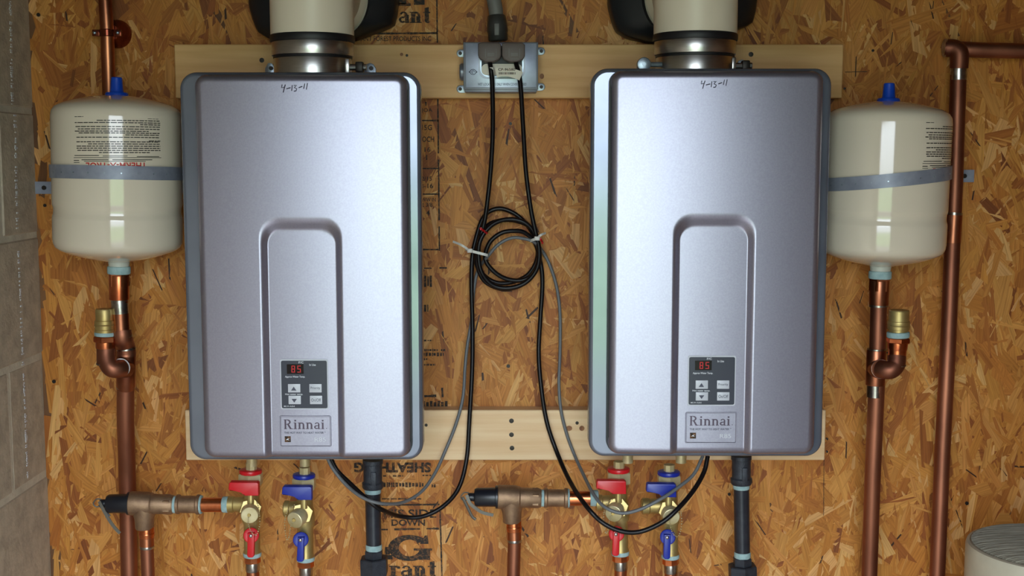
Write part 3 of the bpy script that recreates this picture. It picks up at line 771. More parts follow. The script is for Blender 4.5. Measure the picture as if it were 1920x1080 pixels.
# ------------------------------------------------------------------ copper work
def riser_left():
    t = thing('copper_pipe', at(232, 1100, -.04), 'copper riser behind the tank beside the block wall, with tee below', 'pipe', 'copper water pipes')
    YB = -.034
    b = NB(); tube(b, [at(196, -20, -.034), at(201, 62, -.034), at(204.5, 165, -.022), at(211, 330, -.0142), at(217, 480, -.0142), at(228, 640, -.0142), at(234, 720, -.0142)], .0111, 20); obj('pipe', b, M_copper, t)
    b = NB(); tube(b, smooth_path([at(235.5, 722, -.085), at(235.5, 790, -.070), at(238, 870, -.046), at(240, 960, -.036), at(243, 1110, -.034)], 5), .0143, 24); obj('pipe', b, M_copper2, t)
    # drop from the tank
    Y = -.130
    b = NB(); cyl(b, at(223, 509, Y), at(223.5, 536, Y), .0163, 6); obj('adapter', b, M_copper3, t)
    b = NB(); cyl(b, at(223, 516, Y), at(223.5, 562, Y), .0158, 24, bev=.001); obj('coupling', b, M_copper3, t)
    b = NB(); tube(b, [at(223.5, 555, Y), at(226, 590, Y), at(228, 630, Y)], .0132, 24); obj('pipe', b, M_copper, t)
    b = NB(); cyl(b, at(224, 561, Y), at(224.2, 565, Y), .0137, 24); cyl(b, at(223.9, 564, Y), at(226, 588, Y), .01335, 24); obj('solder_joint', b, M_solder, t)
    b = NB(); tube(b, smooth_path([at(228.5, 620, Y), at(230, 632, Y), at(234, 645, Y+.015), at(237, 660, Y+.02), at(237, 668, Y+.02)], 5), .0152, 24); obj('elbow', b, M_copper2, t)
    for a, c, x in ((628, 632, 229.5), (652, 656, 236.5)):
        b = NB(); tube(b, [at(x, a, Y+(.0 if a < 640 else .018)), at(x+.3, c, Y+(.0 if a < 640 else .018))], .0157, 24); obj('solder_joint', b, M_solder, t)
    Y2 = Y+.025
    b = NB(); cyl(b, at(236.5, 656, Y2), at(236, 728, Y2+.02), .0156, 24, bev=.001); cyl(b, at(236, 691, Y2), at(222, 691, Y2-.028), .0150, 24); obj('tee', b, M_copper, t)
    b = NB(); tube(b, [at(236, 724, Y2+.02), at(236, 728, Y2+.02)], .0160, 24); obj('solder_joint', b, M_solder, t)
    Y3 = Y2-.03
    b = NB(); u = (at(223, 691, Y3)-at(230, 691, Y2)).normalized(); p = at(226, 690, Y2-.026); cyl(b, p-u*.001, p+u*.0012, .0154, 28); obj('solder_joint', b, M_solder, t)
    b = NB(); tube(b, smooth_path([at(229, 690.5, Y3+.006), at(219, 692, Y3-.004), at(209, 690, Y3-.008), at(202, 680, Y3-.006), at(199, 668, Y3-.003), at(198.5, 655, Y3)], 6), .0146, 24); obj('elbow', b, M_copper2, t)
    b = NB(); tube(b, [at(198.5, 681, Y3-.003), at(198.5, 683, Y3-.003)], .0150, 24); obj('solder_joint', b, M_solder, t)
    b = NB(); cyl(b, at(198, 684, Y3), at(197.5, 652, Y3), .0138, 24); obj('pipe', b, M_copper2, t)
    b = NB(); cyl(b, at(197.5, 653, Y3), at(197.5, 632, Y3), .0152, 24, r1=.0158, bev=.001); hexa(b, at(197.5, 641, Y3), at(197.5, 630, Y3), .0186, .52); obj('adapter', b, M_copper3, t)
    b = NB(); cyl(b, at(197.5, 630, Y3), at(197.5, 622, Y3), .0172, 24, bev=.002); obj('thread_sealant', b, M_seal, t)
    b = NB(); cyl(b, at(223, 499, Y), at(223, 514, Y), .0182, 24, bev=.002); obj('thread_sealant', b, M_seal, t)
    # the brass cap is screwed on: part of the run
    b = NB(); lathe(b, at(197.5, 623, Y3), at(196, 579, Y3), [(0, .0165), (.12, .0168), (.14, .0158), (.3, .0162), (.33, .017), (.36, .0162), (.42, .0163), (.50, .0163), (.52, .0145), (.94, .0145), (1, .0135)], 28); obj('brass_cap', b, M_brass, t)
riser_left()
def riser_right():
    t = thing('copper_pipe', at(1630, 1100, -.05), 'copper pipe dropping from the tank beside the tall pipe, with a brass-capped elbow', 'pipe', 'copper water pipes')
    Y = -.130
    b = NB(); cyl(b, at(1649.5, 520, Y), at(1648, 545, Y), .0165, 6); obj('adapter', b, M_copper3, t)
    b = NB(); cyl(b, at(1649, 526, Y), at(1647.5, 572, Y), .0155, 24, bev=.001); obj('coupling', b, M_copper, t)
    b = NB(); tube(b, [at(1647.5, 570, Y), at(1643, 740, Y), at(1636, 900, Y+.02), at(1629, 1110, Y+.04)], .0131, 24); obj('pipe', b, M_copper2, t)
    for y, x, m_ in ((572, 1647, 0), (655, 1643.5, 0)):
        b = NB(); tube(b, [at(x, y-1.5, Y), at(x, y+3, Y)], .0150, 24); obj('solder_joint', b, M_solder, t)
    b = NB(); cyl(b, at(1643.3, 656, Y), at(1641, 722, Y), .0156, 24, bev=.001); cyl(b, at(1642, 692, Y), at(1652, 692, Y-.026), .0152, 24); obj('tee', b, M_copper, t)
    b = NB(); tube(b, [at(1641, 722, Y), at(1640.5, 744, Y)], .01335, 24); obj('solder_joint', b, M_solder, t)
    Y3 = Y-.03
    u = (at(1654, 692, Y-.03)-at(1643, 692, Y)).normalized(); p = at(1651.5, 692, Y-.024)
    b = NB(); cyl(b, p-u*.001, p+u*.0012, .0156, 28); obj('solder_joint', b, M_solder, t)
    b = NB(); tube(b, smooth_path([at(1650, 692, Y3+.006), at(1661, 694, Y3-.003), at(1671, 693, Y3-.006), at(1679, 685, Y3-.004), at(1681, 676, Y3-.002), at(1681.5, 668, Y3)], 6), .0146, 24); obj('elbow', b, M_copper2, t)
    b = NB(); tube(b, [at(1681, 684, Y3-.003), at(1681, 686, Y3-.003)], .0150, 24); obj('solder_joint', b, M_solder, t)
    b = NB(); cyl(b, at(1681, 684, Y3), at(1683, 652, Y3), .0140, 24); obj('pipe', b, M_copper3, t)
    b = NB(); cyl(b, at(1682.5, 656, Y3), at(1684, 636, Y3), .0152, 24, r1=.016, bev=.001); hexa(b, at(1683.5, 643, Y3), at(1684, 633, Y3), .0186, .52); obj('adapter', b, M_copper3, t)
    b = NB(); cyl(b, at(1684, 633, Y3), at(1684, 622, Y3), .0178, 24, bev=.002); obj('thread_sealant', b, M_seal, t)
    b = NB(); cyl(b, at(1650.5, 508, Y), at(1649.8, 523, Y), .0180, 24, bev=.002); obj('thread_sealant', b, M_seal, t)
    b = NB(); lathe(b, at(1684.5, 624, Y3), at(1686, 581, Y3), [(0, .0150), (.14, .0150), (.16, .0172), (.3, .0172), (.32, .0178), (.36, .0172), (.42, .0176), (.50, .0172), (.52, .0160), (.95, .0160), (1, .0150)], 28); obj('brass_cap', b, M_brass, t)
riser_right()
def tall_pipe():
    Y = -.045
    t = thing('copper_pipe', at(1757, 1110, Y), 'tall bare copper pipe that turns at a top elbow towards the far side', 'pipe', 'copper water pipes')
    b = NB(); tube(b, [at(1797.5, 125, Y), at(1791, 330, Y), at(1778, 640, Y), at(1767, 850, Y), at(1756, 1110, Y)], .0131, 24); obj('pipe', b, M_copper2, t)
    b = NB(); tube(b, smooth_path([at(1798, 128, Y), at(1799, 108, Y-.001), at(1797, 97, Y), at(1788, 91, Y+.004), at(1776, 90, Y+.008)], 5), [.0150]*21, 24); b2 = b; obj('elbow', b2, M_copper2, t)
    b = NB(); tube(b, [at(1773, 90, Y+.018), at(1800, 92, Y+.010), at(1840, 94, Y+.008), at(1990, 97, Y+.006)], .0128, 24); obj('pipe', b, M_copper2, t)
    b = NB(); tube(b, [at(1771, 90, Y+.018), at(1776, 90, Y+.018)], .0150, 24); obj('solder_joint', b, M_solder, t)
    b = NB(); tube(b, [at(1797.8, 124, Y), at(1797, 150, Y)], .01335, 24); obj('solder_joint', b, M_solder, t)
    b = NB(); tube(b, [at(1789, 398, Y), at(1788.5, 403, Y)], .0138, 24); obj('solder_joint', b, M_solder, t)
    b = NB(); tube(b, [at(1789, 402, Y), at(1786, 455, Y)], .01350, 24); obj('coupling', b, M_copper, t)
tall_pipe()
# bell hanger around the riser near the top
Y = -.034; c = at(214, 62, -.02)
t = thing('pipe_hanger', (c.x, -.002, c.z), 'small round copper bell hanger on the wall behind the riser', 'hanger')
b = NB(); lathe(b, (c.x, -.002, c.z), (c.x, -.028, c.z), [(0, .024), (.15, .0235), (.45, .019), (.8, .013), (1, .0115)], 28); obj('bell', b, M_bell, t)
b = NB(); ang = at(201, 62, Y); lathe(b, (ang.x, ang.y, ang.z-.006), (ang.x, ang.y, ang.z+.006), [(0, .0118), (.1, .0128), (.9, .0128), (1, .0118)], 24); obj('ring', b, M_bell, t)
for s in (-1, 1):
    b = NB(); box(b, (ang.x+s*.0115, ang.y-.004, ang.z-.0055), (ang.x+s*.024, ang.y+.004, ang.z+.0055), .001); obj('ear', b, M_bell, t)
    b = NB(); ball(b, (ang.x+s*.019, ang.y-.005, ang.z), .003, 10); obj('screw', b, M_zinc, t)

# ------------------------------------------------------------------ relief valves and discharge pipes
def relief(dx, dy, where, short):
    Y = -.13
    P = lambda x, y, d=0: at(x+dx, y+dy, Y+d)
    k = mpp(Y, 940)
    t = thing('relief_valve', P(272, 990), 'bronze pressure relief valve with black cap '+where, 'valve', 'bronze pressure relief valves')
    b = NB(); lathe(b, P(243, 943.5), P(326, 946), [(0, 20*k), (.03, 22.5*k), (.42, 22.5*k), (.47, 21*k), (.50, 21*k), (.53, 19*k), (.97, 18*k), (1, 16.5*k)], 32)
    lathe(b, P(270, 945), P(271, 991), [(0, 22*k), (.45, 20*k), (.6, 18*k), (.96, 17*k), (1, 16*k)], 28); obj('body', b, M_bronze, t, sharp=30)
    b = NB(); hexa(b, P(308, 945.5), P(322, 946), 19.5*k, .5); obj('hex_collar', b, M_bronze, t)
    b = NB(); lathe(b, P(245, 944), P(198, 944.5), [(0, 21.5*k), (.1, 21.5*k), (.12, 18*k), (.85, 17.5*k), (.93, 15.5*k), (.96, 9*k), (.97, 8*k), (1, 8*k)], 28); cp_ = obj('cap', b, M_capblack, t)
    b = NB(); cyl(b, P(200, 944), P(188, 944), 8*k, 16, bev=.001); obj('plunger', b, M_capblack, cp_)
    # wire lever
    b = NB()
    for s in (-1, 1):
        tube(b, smooth_path([P(190, 936, s*.004), P(181, 936, s*.006), P(175, 944, s*.006), P(180, 950, s*.005), P(190, 949, s*.004)], 5), .0011, 6)
    obj('lever_ring', b, M_lever, t)
    b = NB()
    pts = smooth_path([P(186, 940, -.008), P(192, 952, -.010), P(203, 972, -.010), P(214, 988, -.009), P(225, 1000, -.008)] if not short else [P(186, 940, -.008), P(192, 955, -.010), P(203, 965, -.010), P(216, 973, -.009), P(236, 978, -.008)], 5)
    prev = None
    for i, p in enumerate(pts):
        tg = (pts[min(i+1, len(pts)-1)]-pts[max(i-1, 0)]).normalized(); nn = Vector((tg.z, 0, -tg.x))*.0026
        q = [b.verts.new(p+nn+Vector((0, d, 0))) for d in (-.0006, .0006)]+[b.verts.new(p-nn+Vector((0, d, 0))) for d in (.0006, -.0006)]
        if prev: bridge(b, prev, q)
        else: b.faces.new(q)
        prev = q
    b.faces.new(prev[::-1]); obj('lever', b, M_lever, t, sharp=40)
    if short:
        b = NB(); tube(b, smooth_path([P(178, 944, -.008), P(186, 960, -.009), P(196, 980, -.010), P(203, 986, -.010)], 5), .0024, 6); obj('lever', b, M_lever, t)
    else:
        b = NB(); tube(b, smooth_path([P(186, 946, -.004), P(196, 958, -.004), P(206, 968, -.004)], 4), .0020, 6); obj('lever', b, M_gas, t)
    # nipple run to the valve
    n = thing('copper_pipe', P(390, 960), 'short copper nipple and coupling joining relief and red valves '+where, 'pipe', 'short nipples to the relief valves')
    b = NB(); cyl(b, P(321, 946), P(332, 946), 16*k, 24, bev=.0015); obj('thread_sealant', b, M_seal, n)
    b = NB(); lathe(b, P(331, 945.5), P(376, 946), [(0, 17*k), (.02, 18.5*k), (.12, 18.5*k), (.16, 16.2*k), (.82, 16.2*k), (.86, 18.8*k), (.97, 18.8*k), (1, 17*k)], 28); obj('coupling', b, M_bronze, n)
    b = NB(); cyl(b, P(370, 946), P(379, 946), 17.5*k, 24, bev=.0015); obj('thread_sealant', b, M_seal, n)
    b = NB(); cyl(b, P(376, 946.5), P(420, 946.5), 13.5*k, 24); obj('pipe', b, M_copper3, n)
    b = NB(); cyl(b, P(417, 946), P(433, 946), 15.2*k, 24, bev=.002); obj('thread_sealant', b, M_seal, n)
    d = thing('discharge_pipe', P(277, 1110), 'copper discharge pipe below the relief valve '+where, 'pipe', 'copper discharge pipes')
    b = NB(); cyl(b, P(274.5, 988), P(275, 1008), 14*k, 24, bev=.001); cyl(b, P(275, 998), P(275, 1003), 14.8*k, 24, bev=.001); obj('adapter', b, M_copper3, d)
    b = NB(); cyl(b, P(275, 1006), P(275.6, 1026), 13.2*k, 24); obj('coupling', b, M_copper, d)
    b = NB(); cyl(b, P(275.6, 1023), P(275.7, 1028), 13.6*k, 24, bev=.0006); obj('solder_joint', b, M_solder, d)
    b = NB(); cyl(b, P(275.6, 1026), P(279 if dx < 100 else 273, 1115), 12.4*k, 24); obj('pipe', b, M_copper2, d)
relief(0, 0, 'beside the block wall', False)
relief(689, -12, 'between the two heaters', True)

# ------------------------------------------------------------------ service valves
def service(ox, oy, colour, M_h, branch, label, capoff=(0, 0), branchlen=30, hand=0):
    Y = -.13
    P = lambda x, y, d=0: at(x+ox, y+oy, Y+d)
    k = mpp(Y, 950)
    t = thing('service_valve', P(0, 1045), label, 'valve', 'brass service valves under the heaters')
    b = NB(); cyl(b, P(1, 868), P(1, 884), 10.5*k, 8); obj('nipple', b, M_brass2, t)
    b = NB(); cyl(b, P(0, 880), P(0, 888), 21*k, 28, bev=.002); obj('colour_ring', b, M_h, t, label='%s plastic ring' % colour)
    b = NB(); hexa(b, P(0, 887), P(0, 909), 23.5*k, .52); obj('union_nut', b, M_brass2, t, sharp=20)
    b = NB(); lathe(b, P(1, 906), P(3, 1040), [(0, 15*k), (.25, 15*k), (.3, 17*k), (.42, 18.5*k), (.52, 18*k), (.56, 15*k), (.93, 15*k), (.95, 16.5*k), (1, 16.5*k)], 28)
    lathe(b, P(0, 946), P(-branchlen-13, 946), [(0, 15*k), (.5, 14.5*k), (.7, 14*k), (.74, 15.5*k), (.97, 15.5*k), (1, 13*k)], 24)
    if branch == 'open': lathe(b, P(-branchlen-12, 946), P(-branchlen-14, 946), [(0, 13.5*k), (1, 12.5*k)], 24)
    obj('body', b, M_brass, t, sharp=30)
    # spindle and upper handle
    b = NB(); cyl(b, P(0, 925, -.022), P(0, 945, -.022), 6.5*k, 12); obj('spindle', b, M_brass, t)
    b = NB(); yf = Y-.036; a = lambda x, y: ((at(x+ox, y+oy, yf)).x, (at(x+ox, y+oy, yf)).z)
    prism(b, [a(*q) for q in ((-41, 907), (-39, 904.5), (11, 905), (14, 907), (14.5, 930), (-12, 930), (-13.5, 925), (-17, 921.5), (-40, 920.5), (-42, 918))], yf, yf+.014, .0018); obj('handle', b, M_h, t, sharp=30)
    # drain outlet facing the viewer, nut and cap
    nx, ny = (-2+capoff[0]*.2, 957)
    yfn = Y-.03
    b = NB(); p0 = P(nx, ny, 0); p1 = P(nx, ny-3, -.022); cyl(b, p0, p1, 17*k, 28); obj('outlet', b, M_brass, t)
    b = NB(); hexa(b, P(nx+1, ny-2, -.018), P(nx+1, ny-2, -.026), 21*k, .2); obj('outlet_nut', b, M_brass, t, sharp=20)
    cx, cy = (-6+capoff[0], 967+capoff[1])
    b = NB(); lathe(b, P(nx, ny, -.024), P(cx, cy, -.044), [(0, 13.5*k), (.25, 14*k), (.3, 16.2*k), (.9, 16.2*k), (.97, 15.6*k), (1, 14.5*k)], 32); cap = obj('drain_cap', b, M_brass2, t, sharp=30)
    b = NB(); q = P(cx-1, cy-1, -.0445); lathe(b, q, q+Vector((0, -.0025, 0)), [(0, 3.5*k), (1, 3*k)], 8); obj('cap_rivet', b, M_brass, cap)
    # ball chain from the rivet round to the body
    sgn = -1 if capoff[0] <= 0 else 1
    path = smooth_path([P(cx-1, cy, -.048), P(cx-7 if sgn < 0 else cx-3, cy+12, -.049), P(cx-10 if sgn < 0 else cx+3, cy+30, -.046), P(cx-14 if sgn < 0 else cx+12, cy+36, -.044), P(cx-17 if sgn < 0 else cx+18, cy+22, -.040), P(cx-18 if sgn < 0 else cx+19, cy+2, -.036), P(cx-13 if sgn < 0 else cx+16, cy-18, -.030), P(cx+0 if sgn < 0 else cx+12, cy-29, -.026)], 12)
    b = NB(); acc = 0; last = path[0]; i = 0
    for p in path:
        acc += (p-last).length; last = p
        if acc >= .0030:
            acc = 0; i += 1; ball(b, p, .00125 if i % 2 else .0010, 6)
    obj('chain', b, M_brass2, t)
    # lower handle
    hx = -1+hand
    b = NB(); q = P(hx, 1004, -.02); cyl(b, P(hx, 1004, -.012), P(hx, 1004, -.029), 14.5*k, 28, bev=.0022); obj('handle_hub', b, M_h, t)
    b = NB(); yf = Y-.034; h1 = -9 if hand < 3 else -1
    prism(b, [a(*q) for q in ((hx-7-hand*.2, 1000), (hx+6, 1000), (hx+5, 1043), (hx+2, 1046), (hx-5, 1046), (hx-8, 1043))], yf, yf+.008, .0018); obj('handle', b, M_h, t, sharp=30)
    b = NB(); ball(b, P(hx-1, 1005, -.036), 3.4*k, 10, (1, .6, 1)); obj('handle_screw', b, M_steel, t)
    # tail: sealant, copper union, solder, pipe
    b = NB(); cyl(b, P(3, 1034), P(3, 1044), 17*k, 24, bev=.0025); obj('thread_sealant', b, M_seal, t)
    return t
VAL = ((470, 0, 'red', M_red, 'pipe', 'beside the block wall'), (570, 8, 'blue', M_blue, 'open', 'beside the block wall'), (1160, -3, 'red', M_red, 'pipe', 'by the tall copper pipe'), (1254, 3, 'blue', M_blue, 'open', 'by the tall copper pipe'))
CAPS = ((4, 0), (-12, 1), (-4, 0), (11, 0)); HND = (2, -5, -3, -1)
LB = {0: 'brass valve with red handles under the heater nearer the block wall', 1: 'brass valve with blue handles under the heater nearer the block wall',
      2: 'brass valve with red handles under the heater by the tall copper pipe', 3: 'brass valve with blue handles under the heater by the tall copper pipe'}
for i, (ox, oy, cname, mh, br, w) in enumerate(VAL):
    service(ox, oy, cname, mh, br, LB[i], CAPS[i], 30 if i in (0, 2) else (24 if i == 1 else 38), HND[i])
    Y = -.13; k = mpp(Y, 1050); P = lambda x, y: at(x+ox, y+oy, Y)
    t = thing('supply_pipe', P(5, 1110), 'copper supply pipe below the %s-handled valve %s' % (cname, w), 'pipe', 'copper supply pipes under the valves')
    s = 6 if i < 2 else 2
    b = NB(); cyl(b, P(3, 1042), P(3.5, 1054), 15.5*k, 8); obj('adapter', b, M_copper3, t)
    b = NB(); cyl(b, P(3.5, 1052), P(4, 1071), 13*k, 24, bev=.001); obj('solder_joint', b, M_solder, t)
    b = NB(); cyl(b, P(4, 1069), P(s, 1115), 11.8*k, 24); obj('pipe', b, M_copper, t)

# ------------------------------------------------------------------ gas pipes
def gas(ox, oy, where, yu):
    Y = -.13; P = lambda x, y: at(x+ox, y+oy, Y); k = mpp(Y, 950)
    t = thing('gas_pipe', P(0, 1100), 'black iron gas pipe with union nut under the heater '+where, 'pipe', 'black iron gas pipes')
    b = NB(); lathe(b, P(0, 862), P(0, 916), [(0, 19*k), (.13, 19*k), (.15, 17.5*k), (.75, 17.5*k), (.8, 20*k), (.93, 20*k), (1, 18*k)], 28); cpl = obj('coupling', b, M_gascast, t)
    b = NB(); q = P(3, 894); box(b, (q.x-5*k, q.y-.0172, q.z-13*k), (q.x+5*k, q.y-.012, q.z+13*k), .0008); obj('cast_boss', b, M_gascast, cpl)
    b = NB(); cyl(b, P(0, 914), P(0, 925), 15.5*k, 24, bev=.002); obj('thread_sealant', b, M_seal, t)
    b = NB(); cyl(b, P(0, 920), P(2, yu-18), 14.6*k, 28); obj('pipe', b, M_gas, t)
    b = NB(); cyl(b, P(2, yu-24), P(2, yu-12), 15.5*k, 24, bev=.002); obj('thread_sealant', b, M_seal, t)
    b = NB(); hexa(b, P(2, yu-13), P(2, yu+6), 18*k, .52); obj('union_tail', b, M_gascast, t, sharp=20)
    b = NB(); hexa(b, P(2, yu+1), P(3, yu+33), 28*k, .52); obj('union_nut', b, M_gascast, t, sharp=20)
    b = NB(); cyl(b, P(3, yu+30), P(3, yu+50), 16.5*k, 24); obj('pipe', b, M_gas, t)
    b = NB(); cyl(b, P(3, yu+31), P(3, yu+38), 17.5*k, 24, bev=.002); obj('thread_sealant', b, M_seal, t)
gas(699, 0, 'nearer the block wall', 1044)
gas(1390, -8, 'by the tall copper pipe', 1066)

# ------------------------------------------------------------------ outlet box, conduit
Yb0, Ybf = -.036, -.082
c = at(937, 168, Ybf)
t = thing('outlet_box', (c.x, Yb0, c.z), 'grey metal outlet box with silver wet-location cover on the pine board', 'outlet box')
b = NB(); pbox(b, 871, 82, 1007, 173, Ybf, Yb0, .002); obj('box', b, M_box, t)
b = NB(); pbox(b, 869, 79, 1009, 168, Ybf-.005, Ybf, .001); cv = obj('cover_rim', b, M_box, t)
Yc = Ybf-.0065
b = NB(); pbox(b, 873, 81, 1006, 164, Yc, Ybf-.004, .0008); cover = obj('cover', b, M_plate, t)
for ins, yy, m_, nm in ((0, Yc-.001, M_box, 'lid_rim'), (3.2, Yc-.0016, M_zinc, 'lid_rim'), (6, Yc-.0020, M_gasket_gap, 'receptacle')):
    b = NB(); a1 = at(897+ins, 148-ins, Yc); a2 = at(985-ins, 84+ins*.3, Yc); prism(b, rrect(a1.x, a1.z, a2.x, a2.z, .014, 8), yy, Yc+.0003); obj(nm, b, m_, cover)
b = NB(); a1 = at(903, 141, Yc); a2 = at(979, 120, Yc); prism(b, rrect(a1.x, a1.z, a2.x, a2.z, .008, 8), Yc-.0032, Yc-.001); obj('receptacle_face', b, M_white, cover)
b = NB(); pletter(b, 'WET LOCATIONS ONLY WHEN COVER CLOSED', 896, 155.5, 987, 160.5, Yc, off=.015); obj('cover_lettering', b, M_btnink, cover, sharp=None)
b = NB(); q = at(887, 135, Yc)
tube(b, [(q.x+.0050*math.cos(a)*(1.0), Yc-.0003, q.z+.0042*math.sin(a)) for a in [2*math.pi*i/20 for i in range(21)]], .0005, 5, False)
prism(b, [(q.x-.0075, q.z), (q.x-.005, q.z+.0015), (q.x-.005, q.z-.0015)], Yc-.0005, Yc); prism(b, [(q.x+.0075, q.z), (q.x+.005, q.z-.0015), (q.x+.005, q.z+.0015)], Yc-.0005, Yc)
tube(b, [(q.x+.0022*math.cos(a), Yc-.0003, q.z+.0022*math.sin(a)) for a in [2*math.pi*i/12 for i in range(10)]], .0005, 5)
obj('eye_emblem', b, M_btnink, cover, sharp=None)
for x0, x1, y in ((857, 873, 100), (857, 873, 167), (1005, 1021, 96), (1005, 1021, 163)):
    left = x0 < 900; ex = x0+6 if left else x1-6
    b = NB(); q = at(ex, y, Yb0-.004); e = at(873 if left else 1005, y, Yb0-.004); r = .0062
    s = -1 if left else 1
    poly = [(e.x, q.z-r), (e.x, q.z+r)] + [(q.x+s*r*math.sin(math.pi*k/8), q.z+r*math.cos(math.pi*k/8)) for k in range(9)]
    prism(b, poly, Yb0-.004, Yb0-.0001, .0005); lug = obj('mounting_lug', b, M_zinc, t)
    b = NB(); cyl(b, (q.x, Yb0-.006, q.z), (q.x, Yb0-.003, q.z), .003, 12); obj('lug_screw', b, M_screw, lug)
b = NB(); q = at(871, 135, Yb0-.018); lathe(b, (q.x+.004, q.y, q.z), (q.x-.008, q.y, q.z), [(0, .014), (.8, .014), (1, .012)], 24); obj('closure_plug', b, M_box, t)
cd = thing('conduit', at(935, 78, -.055), 'grey flexible conduit entering the outlet box through a dark connector', 'conduit')
Yq = -.058
b = NB(); tube(b, smooth_path([at(922, -30, Yq), at(925, -5, Yq), at(929, 15, Yq), at(931, 34, Yq)], 5), .0118, 20); obj('tube', b, M_conduit, cd)
b = NB(); lathe(b, at(931, 28, Yq), at(934, 77, Yq), [(0, .0125), (.03, .0145), (.35, .0165), (.65, .0170), (.68, .0160), (.95, .0160), (1, .014)], 10); con = obj('connector', b, M_connect, cd, sharp=50)
b = NB(); pbox(b, 927, 44, 936, 66, Yq-.0175, Yq-.014, .001); obj('connector_flat', b, M_conduit, con)

# ------------------------------------------------------------------ cords
def cablepath(pts):
    return smooth_path([at(x, y, d) for x, y, d in pts], 9)
def plug(t, px, tag):
    Yp = Yc-.0035
    b = NB(); P = lambda x, y: (at(px+x, y, Yp).x, at(px+x, y, Yp).z)
    prism(b, [P(-19, 112), (P(-22, 106)), P(-22, 84), P(-16, 82), P(16, 82), P(21, 86), P(21, 106), P(17, 113), P(6, 118), P(-8, 118)], Yp-.022, Yp, .003); pb_ = obj('plug', b, M_plug, t, sharp=35)
    b = NB()
    for y in (99.5, 101.5, 103.5): pbox(b, px-5, y, px+8, y+.8, Yp-.0224, Yp-.022)
    pbox(b, px-6, 110, px+10, 110.8, Yp-.0224, Yp-.022); pbox(b, px-9, 91, px-8.4, 108, Yp-.0224, Yp-.022); pbox(b, px+11, 91, px+11.6, 108, Yp-.0224, Yp-.022)
    obj('plug_lettering', b, M_conduit, pb_, sharp=None)
t1 = thing('power_cord', at(620, 870, -.13), 'black power cord from the outlet box to the heater nearer the block wall', 'cord', 'black heater power cords')
plug(t1, 919, 0)
A1 = cablepath([(918, 114, -.1), (921, 135, -.106), (923, 160, -.098), (924, 240, -.07), (920, 320, -.055), (911, 400, -.05), (902, 440, -.047), (894, 475, -.045), (897, 505, -.040), (912, 530, -.032), (945, 542, -.028), (980, 533, -.028), (1003, 508, -.030), (1011, 470, -.034), (998, 430, -.036), (968, 414, -.034), (935, 414, -.030), (912, 425, -.024), (897, 450, -.020), (890, 480, -.018), (900, 508, -.016), (925, 528, -.014), (955, 530, -.014), (990, 515, -.016), (1008, 480, -.018), (1000, 440, -.018), (975, 408, -.018), (945, 392, -.018), (920, 395, -.018), (904, 412, -.018), (893, 445, -.022), (886, 480, -.024), (884, 530, -.028), (886, 620, -.032), (885, 700, -.042), (880, 790, -.052), (875, 860, -.060), (860, 915, -.075), (830, 950, -.09), (790, 969, -.10), (750, 968, -.112), (715, 955, -.152), (690, 938, -.158), (655, 905, -.14), (632, 882, -.13), (618, 855, -.13)])
b = NB(); tube(b, A1, .0038, 14); obj('cable', b, M_cable, t1)
t2 = thing('power_cord', at(1320, 870, -.13), 'black power cord from the outlet box to the heater by the tall copper pipe', 'cord', 'black heater power cords')
plug(t2, 963, 1)
A2 = cablepath([(966, 114, -.1), (972, 135, -.108), (976, 160, -.098), (981, 240, -.07), (986, 320, -.056), (995, 390, -.052), (1003, 430, -.050), (1011, 470, -.047), (1006, 505, -.044), (985, 530, -.042), (955, 540, -.042), (925, 535, -.044), (903, 510, -.050), (897, 475, -.052), (903, 445, -.052), (925, 420, -.048), (955, 411, -.044), (985, 418, -.042), (1003, 440, -.038), (1012, 480, -.036), (1003, 510, -.034), (980, 525, -.032), (950, 523, -.034), (925, 508, -.038), (910, 485, -.040), (918, 455, -.042), (940, 437, -.042), (965, 433, -.040), (985, 437, -.036), (1003, 455, -.030), (1013, 490, -.028), (1017, 530, -.028), (1013, 600, -.030), (1010, 660, -.036), (1014, 720, -.045), (1025, 790, -.052), (1045, 850, -.062), (1070, 905, -.11), (1100, 950, -.172), (1130, 980, -.182), (1165, 996, -.186), (1200, 997, -.186), (1240, 980, -.186), (1270, 955, -.182), (1300, 920, -.16), (1320, 885, -.14), (1327, 855, -.13)])
b = NB(); tube(b, A2, .0038, 14); obj('cable', b, M_cable, t2)
# label flag round the second cord, wrap of tape on the first
def strip(name, pts, hw, m_, parent, th=.0006):
    b = NB(); prev = None; n = len(pts)
    for i, p in enumerate(pts):
        tg = (pts[min(i+1, n-1)]-pts[max(i-1, 0)]).normalized(); up = Vector((0, 0, 1)); nn = (up-tg*up.dot(tg)).normalized(); dd = tg.cross(nn)
        q = [b.verts.new(p+nn*s*hw+dd*e) for s, e in ((-1, 0), (1, 0), (1, th), (-1, th))]
        if prev: bridge(b, prev, q)
        else: b.faces.new(q)
        prev = q
    b.faces.new(prev[::-1]); return obj(name, b, m_, parent, sharp=40)
YL = -.124
lab = strip('label_tag', smooth_path([at(930, 137, YL), at(940, 135, YL), at(955, 135.5, YL), (at(970, 140, YL)), at(977, 143, YL+.001)], 4), 8.2*mpp(YL), M_white, t2)
b = NB(); pletter(b, 'CP-96580', 934, 127.8, 966, 132.8, YL-.0009, off=.02)
x = 935
while x < 967:
    w = rnd.uniform(.5, 1.5); pbox(b, x, 135.5, x+w, 139.5, YL-.0012, YL-.0008); x += w+rnd.uniform(.5, 1.2)
obj('label_print', b, M_ink, lab, sharp=None)
b = NB(); pth = [at(921, 126, -.105), at(922.5, 143, -.103)]; tube(b, pth, .0044, 10); obj('label_tag', b, M_tie, t1)
